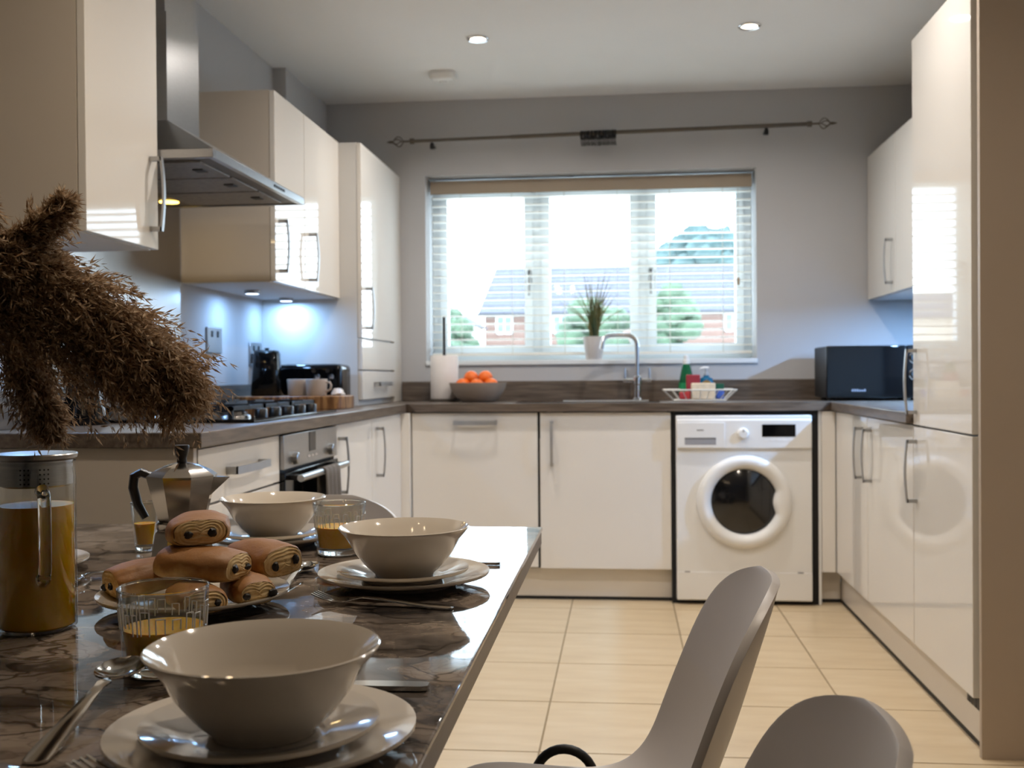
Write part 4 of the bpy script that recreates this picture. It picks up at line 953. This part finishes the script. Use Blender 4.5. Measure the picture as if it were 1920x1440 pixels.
# pastries
def pastry(label, loc, rot, L=.098, Wd=.070, H=.046, seed=1):
    CR = MATS.get('pastry_crust')
    if not CR:
        CR = bpy.data.materials.new('pastry_crust'); MATS['pastry_crust'] = CR; nt, N, Lk, b = nodes(CR)
        tc = N.new('ShaderNodeTexCoord'); sx = N.new('ShaderNodeSeparateXYZ'); Lk.new(tc.outputs['Generated'], sx.inputs[0])
        n = N.new('ShaderNodeTexNoise'); n.inputs['Scale'].default_value = 45; n.inputs['Detail'].default_value = 6; Lk.new(tc.outputs['Object'], n.inputs['Vector'])
        ad = N.new('ShaderNodeMath'); ad.operation = 'MULTIPLY_ADD'; ad.inputs[1].default_value = .85; Lk.new(n.outputs['Fac'], ad.inputs[0]); Lk.new(sx.outputs['Z'], ad.inputs[2])
        r = N.new('ShaderNodeValToRGB'); e = r.color_ramp.elements
        e[0].position = .42; e[0].color = (*lin((220, 192, 138)), 1); e[1].position = 1.0; e[1].color = (*lin((146, 100, 52)), 1); k = e.new(.74); k.color = (*lin((190, 152, 96)), 1)
        Lk.new(ad.outputs[0], r.inputs['Fac']); Lk.new(r.outputs['Color'], b.inputs['Base Color']); b.inputs['Roughness'].default_value = .55
        bp = N.new('ShaderNodeBump'); bp.inputs['Strength'].default_value = .7; bp.inputs['Distance'].default_value = .003; Lk.new(n.outputs['Fac'], bp.inputs['Height']); Lk.new(bp.outputs['Normal'], b.inputs['Normal'])
    EN = ramp_mat('pastry_layers', [(.3, (196, 154, 98)), (.5, (222, 190, 136)), (.7, (234, 208, 158))], 70, (1, 1, 1), 5, .6, .7, bump=.25)
    CH = mat('dark_chocolate', (24, 16, 13), .45, var=.2, vscale=40)
    r = random.Random(seed)
    t = thing('chocolate_pastry', label, 'pastry', loc, group='chocolate pastries on the plate'); t.rotation_euler = rot
    n = 56; ph = [r.uniform(0, 6) for _ in range(8)]; seam = r.uniform(.5, 1.0)
    def rad(a, x):
        da = (a-seam) % (2*PI); step = .05*(1-da/1.5) if da < 1.5 else 0.0
        return 1+.03*math.sin(2*a+ph[0]+x*12)+.022*math.sin(3*a+ph[1]+x*38)+.012*math.sin(7*a+ph[2]-x*70)+step
    def sec(x, k=1.0):
        out = []
        bend = .004*math.sin(x/L*2.2+ph[5]); lift = -.0015*(abs(x)/L*2)**2
        for i in range(n):
            a = 2*PI*i/n; c, s_ = math.cos(a), math.sin(a); w = rad(a, x)
            yy = Wd/2*math.copysign(abs(c)**.88, c)*w*k+bend
            zz = H/2*math.copysign(abs(s_)**(.92 if s_ > 0 else .5), s_)*(w if s_ > 0 else 1)*k
            out.append((x, yy, H/2+zz+lift*(1 if s_ > 0 else 0)))
        return out
    m = MB(); rings = []
    for q in (0, .015, .05, .12, .22, .35, .5, .65, .78, .88, .95, .985, 1):
        x = (q-.5)*L; t_ = abs(2*q-1)
        rings.append(sec(x*(1+.0), (1-.10*t_**3-.05*max(0, t_-.95)/.05)*(1+.03*math.sin(q*10+ph[3]))))
    m.loft(rings, True, False); m.build('crust', CR, t, local=True, angle=75)
    for s in (-1, 1):
        q = 1.0 if s > 0 else 0.0; ke = .85*(1+.03*math.sin(q*10+ph[3]))
        base = sec(s*L/2, ke); cy = sum(p[1] for p in base)/n; cz = sum(p[2] for p in base)/n
        st = [(cy+d*.0155+r.uniform(-.003, .003), cz-.002+r.uniform(-.004, .004)) for d in (-1, 1)]
        m = MB(); rr = []; nr = 20
        for j in range(nr, -1, -1):
            f = max(j/nr, .02); ring = []
            for (x, y, z) in base:
                yy, zz = cy+(y-cy)*f, cz+(z-cz)*f
                d = min(math.hypot(yy-st[0][0], zz-st[0][1]), math.hypot(yy-st[1][0], zz-st[1][1]))/.022
                psi = .5*d+.62*f+.05*math.sin(3*math.atan2(zz-cz, yy-cy)+ph[6])
                ring.append((x+s*(.0050*(1-f**2)+(.0008)*math.sin(2*PI*5.0*psi+ph[7])*(1 if f < .96 else 0)-.0005), yy, zz))
            rr.append(ring)
        m.loft(rr, True, True); e_ = m.build('rolled_end', EN, t, local=True, angle=180)
        for (yy, zz) in st:
            m = MB(); m.sphere((s*(L/2+.0048), yy, zz), (.0030, .0056+r.uniform(-.0014, .0012), .0060+r.uniform(-.002, .0012)), 10, 7)
            m.v = [(x+r.uniform(-.0008, .0008), y+r.uniform(-.0009, .0009), z+r.uniform(-.0009, .0009)) for x, y, z in m.v]; m.build('chocolate_stick', CH, e_, local=True)
zp = ZTB+.0125
pastry('topmost chocolate pastry of the pile', (-.196, -3.500, zp+.0665), (0.03, -.02, -1.05), L=.092, Wd=.082, H=.043, seed=1)
pastry('long chocolate pastry in the middle layer under the top one', (-.170, -3.545, zp+.0275), (0, 0.02, -.22), L=.112, Wd=.072, H=.042, seed=2)
pastry('chocolate pastry at the right side of the pile, leaning', (-.118, -3.462, zp+.020), (0.1, 0.0, -.72), L=.105, Wd=.066, H=.046, seed=3)
pastry('chocolate pastry at the left side of the pile', (-.252, -3.515, zp+.006), (0.0, .12, -2.35), L=.112, Wd=.076, H=.044, seed=4)
pastry('bottom chocolate pastry half behind the near juice glass', (-.160, -3.590, zp-.003), (0, 0, -1.0), L=.085, Wd=.064, H=.034, seed=5)
pastry('bottom chocolate pastry at the right front of the plate', (-.112, -3.535, zp-.003), (0, 0, -.85), L=.085, Wd=.056, H=.036, seed=6)
# ------------------------------------------------------------------ dried pampas grass in a vase
v = thing('vase', 'dark glass vase at the left edge holding dried grass', 'vase', (-.312, -3.925, ZTB+.0003))
MB().lathe([(0, 0), (.055, 0), (.060, .004), (.072, .06), (.070, .12), (.045, .17), (.034, .195), (.036, .215), (.033, .215), (.031, .195), (.042, .168), (.066, .118), (.067, .062), (.054, .008), (0, .007)], 44).build('vase_body', mat('vase_smoke', (22, 18, 16), .08, coat=.4, var=.1), v, local=True, angle=60)
def pamp_mat():
    m = bpy.data.materials.new('pampas_fluff'); m.use_nodes = True; nt = m.node_tree; N = nt.nodes; L = nt.links; b = N['Principled BSDF']; out = N['Material Output']
    tc = N.new('ShaderNodeTexCoord'); n = N.new('ShaderNodeTexNoise'); n.inputs['Scale'].default_value = 160; n.inputs['Detail'].default_value = 3; L.new(tc.outputs['Object'], n.inputs['Vector'])
    r = N.new('ShaderNodeValToRGB'); e = r.color_ramp.elements; e[0].position = .32; e[0].color = (*lin((116, 89, 67)), 1); e[1].position = .68; e[1].color = (*lin((216, 196, 170)), 1); k = e.new(.5); k.color = (*lin((168, 140, 110)), 1)
    L.new(n.outputs['Fac'], r.inputs['Fac']); L.new(r.outputs['Color'], b.inputs['Base Color']); b.inputs['Roughness'].default_value = .8; b.inputs['Specular IOR Level'].default_value = .2
    tr = N.new('ShaderNodeBsdfTranslucent'); L.new(r.outputs['Color'], tr.inputs['Color']); x = N.new('ShaderNodeMixShader'); x.inputs[0].default_value = .5
    L.new(b.outputs[0], x.inputs[1]); L.new(tr.outputs[0], x.inputs[2]); L.new(x.outputs[0], out.inputs['Surface'])
    return m
PAMP = pamp_mat(); PSTEM = mat('pampas_stem', (150, 124, 88), .7, var=.1, vscale=20)
def bez(P, n):
    P = np.array(P, float); t = np.linspace(0, 1, n)[:, None]; Q = [P]
    # Catmull-Rom through the points
    k = len(P)-1; out = []
    for tt in t[:, 0]:
        u = min(tt*k, k-1e-9); i = int(u); f = u-i
        p0, p1, p2, p3 = P[max(i-1, 0)], P[i], P[i+1], P[min(i+2, k)]
        out.append(.5*((2*p1)+(-p0+p2)*f+(2*p0-5*p1+4*p2-p3)*f*f+(-p0+3*p1-3*p2+p3)*f**3))
    return np.array(out)
def plume(label, path, width, nb, ns, seed, stem_from):
    g = np.random.default_rng(seed)
    t = thing('pampas_stem', label, 'dried grass', stem_from, group='dried pampas stems in the vase')
    C = bez(path, 60); T_ = np.gradient(C, axis=0); T_ /= np.linalg.norm(T_, axis=1)[:, None]
    st = bez([stem_from, tuple(np.array(stem_from)*.6+np.array(path[0])*.4+np.array([-.03, 0, .05])), path[0]], 14)
    MB().tube([tuple(p) for p in st]+[tuple(p) for p in C[1:48:4]], [.0022]*14+[.0018-.0001*i for i in range(len(C[1:48:4]))], 7).build('stalk', PSTEM, t)
    q = g.random(nb)**.85; ci = np.minimum((q*58).astype(int), 58)
    c0 = C[ci]; tg = T_[ci]
    rnd = g.normal(size=(nb, 3)); rad = rnd-(rnd*tg).sum(1)[:, None]*tg; rad /= np.linalg.norm(rad, axis=1)[:, None]
    env = (np.sin(np.pi*np.clip(q*.86+.12, 0, 1))**.7)
    Lb = width*env*g.uniform(.7, 1.2, nb)*1.5*np.where(g.random(nb) < .13, 1.4, 1.0)
    d0 = tg*g.uniform(.7, 1.1, nb)[:, None]+rad*g.uniform(.35, .85, nb)[:, None]; d0 /= np.linalg.norm(d0, axis=1)[:, None]
    s = np.tile(np.linspace(.12, 1, ns)[None, :], (nb, 1))+g.uniform(-.03, .03, (nb, ns))
    grav = np.array([0, 0, -1.0])
    pos = c0[:, None, :]+d0[:, None, :]*(Lb[:, None]*s)[:, :, None]+grav*(Lb[:, None]*s**2*.28)[:, :, None]
    tan = d0[:, None, :]+grav*(.56*s)[:, :, None]; tan /= np.linalg.norm(tan, axis=2)[:, :, None]
    N_ = nb*ns; pos = pos.reshape(-1, 3)+g.normal(size=(N_, 3))*.0012; tan = tan.reshape(-1, 3)
    dr = tan+g.normal(size=(N_, 3))*.46; dr /= np.linalg.norm(dr, axis=1)[:, None]
    sd = np.cross(dr, g.normal(size=(N_, 3))); sd /= np.linalg.norm(sd, axis=1)[:, None]
    ln = g.uniform(.006, .017, N_)[:, None]; wd = g.uniform(.0005, .0015, N_)[:, None]
    V = np.stack([pos, pos+dr*ln*.4+sd*wd, pos+dr*ln, pos+dr*ln*.4-sd*wd], axis=1).reshape(-1, 3)-np.array(stem_from)
    me = bpy.data.meshes.new('plume'); idx = np.arange(N_*4).reshape(-1, 4)
    me.vertices.add(len(V)); me.vertices.foreach_set('co', V.astype(np.float32).ravel())
    me.loops.add(N_*4); me.loops.foreach_set('vertex_index', idx.ravel().astype(np.int32))
    me.polygons.add(N_); me.polygons.foreach_set('loop_start', (np.arange(N_)*4).astype(np.int32)); me.update(calc_edges=True)
    me.materials.append(PAMP); o = bpy.data.objects.new('plume', me); COL.objects.link(o); o.parent = t; o['kind'] = 'stuff'
V0 = (-.312, -3.925, ZTB+.19)
plume('thick pampas plume arching right and drooping over the worktop', [(-.41, -3.80, 1.165), (-.33, -3.77, 1.155), (-.255, -3.755, 1.14), (-.19, -3.745, 1.105), (-.14, -3.74, 1.06), (-.115, -3.735, 1.02)], .058, 900, 36, 1, V0)
plume('lower pampas plume spreading beneath the arching one', [(-.42, -3.81, 1.13), (-.34, -3.78, 1.12), (-.265, -3.765, 1.10), (-.205, -3.75, 1.075), (-.155, -3.745, 1.04)], .054, 700, 34, 2, (-.318, -3.92, ZTB+.19))
plume('pampas plume pointing up and right at the left edge', [(-.42, -3.83, 1.14), (-.35, -3.79, 1.17), (-.30, -3.775, 1.192), (-.265, -3.77, 1.215), (-.232, -3.768, 1.242)], .023, 300, 28, 3, (-.306, -3.93, ZTB+.19))
plume('topmost pampas sprig at the left edge', [(-.44, -3.85, 1.16), (-.40, -3.83, 1.22), (-.37, -3.81, 1.255), (-.34, -3.80, 1.272)], .026, 260, 30, 4, (-.322, -3.93, ZTB+.19))
plume('hanging pampas plume drooping over the carafe lid', [(-.37, -3.76, 1.13), (-.325, -3.745, 1.108), (-.305, -3.738, 1.068), (-.290, -3.735, 1.025), (-.276, -3.733, .98)], .030, 420, 32, 5, (-.30, -3.92, ZTB+.19))
plume('short pampas plume filling the left edge between the larger ones', [(-.43, -3.82, 1.16), (-.37, -3.79, 1.175), (-.31, -3.775, 1.175), (-.26, -3.765, 1.165)], .05, 520, 38, 7, (-.31, -3.915, ZTB+.19))
plume('small pampas sprig pointing right near the top left', [(-.43, -3.84, 1.14), (-.385, -3.82, 1.19), (-.345, -3.81, 1.22), (-.312, -3.80, 1.232)], .026, 220, 28, 6, (-.316, -3.935, ZTB+.19))
# ------------------------------------------------------------------ chairs
def chair_shell():
    # f towards the front of the chair (+x), y across, z up
    prof = [(.215, .378), (.19, .396), (.12, .400), (.03, .392), (-.06, .388), (-.13, .402), (-.185, .450), (-.222, .53), (-.248, .60), (-.270, .67), (-.286, .72), (-.296, .753), (-.302, .772)]
    wid = [.165, .205, .222, .228, .226, .222, .216, .210, .204, .195, .176, .136, .060]
    m = MB(); nu = 20; g = []
    k = len(prof)
    for i, ((f, z), w) in enumerate(zip(prof, wid)):
        v = i/(k-1); row = []
        back = min(1, max(0, (v-.35)/.25)); seat = 1-back
        for j in range(nu+1):
            u = 2*j/nu-1
            row.append((f+.055*back*u*u*(w/.2)**2+(-.02*u*u if i < 2 else 0), w*u, z+.030*seat*u*u*(.4 if i < 2 else 1)+.018*min(seat, back)*2*u*u))
        g.append(row)
    m.add([p for r in g for p in r], [(i*(nu+1)+j, i*(nu+1)+j+1, (i+1)*(nu+1)+j+1, (i+1)*(nu+1)+j) for i in range(k-1) for j in range(nu)])
    return m
def chair(label, x, y, rz):
    t = thing('dining_chair', label, 'chair', (x, y, 0), rz, 'grey shell dining chairs')
    o = chair_shell().build('shell', SHELL, t, local=True, angle=180)
    md = o.modifiers.new('round', 'SUBSURF'); md.levels = 2; md.render_levels = 2
    md = o.modifiers.new('thick', 'SOLIDIFY'); md.thickness = .011; md.offset = -1
    md = o.modifiers.new('edge', 'BEVEL'); md.width = .004; md.segments = 3; md.limit_method = 'ANGLE'; md.angle_limit = math.radians(50)
    for sx in (-1, 1):
        for sy in (-1, 1): MB().tube([(.02+.13*sx, .13*sy, .365), (.02+.19*sx, .19*sy, .0)], [.011, .009], 12).build('leg', BLACKM, t, local=True)
    bx(-.12, .16, -.135, .135, .352, .371).build('seat_support', BLACKM, t, local=True, bevel=.003)
    return t
CX = .276
chair('grey moulded chair at the table side with tall curved back', CX, -3.445, PI)
chair('grey moulded chair cut off at the bottom of the frame', CX+.006, -4.06, PI)
chair('grey moulded chair at the far end of the table', -.285, -2.83, -PI/2)
b = thing('bag', 'black bag with an arched handle on the floor beyond the chair', 'bag', (.277, -3.03, 0))
bx(.13, .42, -3.08, -2.98, 0, .30).build('bag_body', BLACKM, b, bevel=.02, seg=3)
MB().tube([(.277+.052*math.cos(a*PI/14), -3.03, .325+.058*math.sin(a*PI/14)) for a in range(15)][:0]+[(.277-.052, -3.03, .295)]+[(.277-.052*math.cos(a*PI/14), -3.03, .330+.052*math.sin(a*PI/14)) for a in range(15)]+[(.277+.052, -3.03, .295)], .0085, 12).build('bag_handle', BLACKM, b)
# ------------------------------------------------------------------ pendant over the dining table (out of frame, mirrored in the bowls)
t = thing('pendant_lamp', 'five-bulb pendant above the dining table', 'lamp', (-.29, -3.75, 1.75))
MB().tube([(-.29, -3.75, ZC-.001), (-.29, -3.75, 2.0)], .004, 8).build('cord', BLACKM, t)
MB().lathe([(0, 2.0), (.02, 2.0), (.022, 1.97), (0, 1.96)], 20, (-.29, -3.75, 0)).build('hub', BLACKM, t)
for k in range(5):
    a = k*2*PI/5; ex, ey = -.29+.2*math.cos(a), -3.75+.2*math.sin(a)
    MB().tube([(-.29, -3.75, 1.98), (ex, ey, 1.95), (ex, ey, 1.90)], .005, 8).build('arm', BLACKM, t)
    MB().sphere((ex, ey, 1.875), .022, 16, 10).build('bulb', mat('bulb_glow', (255, 214, 160), .4, emit=14.0, var=.001), t)
    d = bpy.data.lights.new('bulb_light', 'POINT'); d.energy = BULB_W; d.color = (1, .87, .70); d.shadow_soft_size = .024
    o = bpy.data.objects.new('bulb_light', d); COL.objects.link(o); o.parent = t; o.location = (ex+.29, ey+3.75, 1.84-1.75)
# ------------------------------------------------------------------ outdoors
struct(bx(-60, 60, 1.2, 140, -.3, -.2).build('ground', mat('ground_bounce_white', (228, 228, 226), .95, var=.1, vscale=.5), smooth=False))  # unseen ground, made near-white to bounce daylight up to the ceiling
def house():
    t = thing('house', 'brick house with grey slate roof across the road', 'house', (1, 68, -.2))
    x0, x1, y0, y1, ze, zr = -8.6, 14, 65, 72, 5.1, 8.35
    bx(x0, x1, y0, y1, -.2, ze).build('wall', BRICKM, t, smooth=False)
    m = MB(); m.add([(x0-.4, y0-.4, ze-.05), (x1+.4, y0-.4, ze-.05), (x1+.4, y1+.4, ze-.05), (x0-.4, y1+.4, ze-.05), (x0+.35, 68.5, zr), (x1-2, 68.5, zr)], [(0, 1, 5, 4), (2, 3, 4, 5), (3, 0, 4), (1, 2, 5), (0, 3, 2, 1)]); m.build('roof', ROOFM, t, smooth=False)
    bx(x0-.45, x1+.45, y0-.52, y0-.4, ze-.16, ze-.02).build('gutter', mat('gutter_dark', (60, 60, 64), .5, var=.05), t, smooth=False)
    for x in (-7.3, -3.6, -.4, 4.77, 7.45, 10.2):
        for z in (3.72, .9):
            w = MB(); w.box(x-.55, x+.55, y0-.06, y0+.02, z, z+.09); w.box(x-.55, x+.55, y0-.06, y0+.02, z+1.11, z+1.2); w.box(x-.55, x-.46, y0-.06, y0+.02, z, z+1.2); w.box(x+.46, x+.55, y0-.06, y0+.02, z, z+1.2); w.box(x-.04, x+.04, y0-.06, y0+.02, z, z+1.2)
            wo = w.build('window', UPVC, t, smooth=False); bx(x-.46, x+.46, y0-.03, y0-.01, z+.09, z+1.11).build('pane', mat('far_pane', (96, 120, 136), .1, var=.05), wo, smooth=False)
house()
def house2():
    t = thing('house', 'pale low house partly hidden by the left tree', 'house', (-14, 58, -.2))
    bx(-20, -8.3, 56, 62, -.2, 4.0).build('wall', mat('render_cream', (190, 176, 160), .9, var=.05), t, smooth=False)
    MB().add([(-20.3, 55.6, 3.95), (-8.0, 55.6, 3.95), (-8.0, 62.4, 3.95), (-20.3, 62.4, 3.95), (-18, 59, 5.6), (-10.5, 59, 5.6)], [(0, 1, 5, 4), (2, 3, 4, 5), (3, 0, 4), (1, 2, 5), (0, 3, 2, 1)]).build('roof', ROOFM, t, smooth=False)
    for x in (-8.9, -11.5):
        w = bx(x-.5, x+.5, 55.93, 56.01, 2.4, 3.5).build('window', UPVC, t, smooth=False); bx(x-.4, x+.4, 55.91, 55.928, 2.5, 3.4).build('pane', mat('far_pane', (96, 120, 136)), w, smooth=False)
house2()
def tree(name, label, x, y, zc, rx, rz, mt, seed, n=26, cat='tree'):
    r = random.Random(seed); t = thing(name, label, cat, (x, y, -.2))
    m = MB()
    for k in range(n):
        a, b_ = r.uniform(0, 2*PI), r.uniform(-1, 1); q = r.random()**.5*.72
        c = (x+rx*q*math.cos(a)*math.sqrt(1-b_*b_), y+rx*q*math.sin(a)*math.sqrt(1-b_*b_), zc+rz*q*b_); s = rx*r.uniform(.28, .42)
        i0 = len(m.v); m.sphere(c, (s, s, s*.85), 14, 9)
        for i in range(i0, len(m.v)):
            p = Vector(m.v[i]); d = p-Vector(c); m.v[i] = tuple(Vector(c)+d*(1+r.uniform(-.22, .22)))
    m.build('crown', mt, t, angle=180)
    MB().tube([(x, y, -.2), (x, y, zc)], [rx*.09, rx*.05], 8).build('trunk', BARK, t)
tree('broadleaf_tree', 'tall rounded tree beyond the roof at right', 7.3, 90, 10.6, 4.0, 4.4, LEAF2, 1, 34)
tree('broadleaf_tree', 'slim tree left of the brick house', -6.2, 36, 2.6, 1.1, 2.0, LEAF1, 2, 22)
tree('garden_shrub', 'leafy green tree behind the potted grass', -.75, 35, 2.5, 1.7, 1.6, LEAF1, 3, 26, 'shrub')
tree('garden_shrub', 'tall leafy shrub in front of the house at right', 2.15, 35, 2.7, 1.25, 1.9, LEAF1, 4, 26, 'shrub')
tree('garden_shrub', 'low hedge shrub at the lower left of the window view', -5.4, 30, 1.6, 1.3, 1.0, LEAF1, 5, 22, 'shrub')
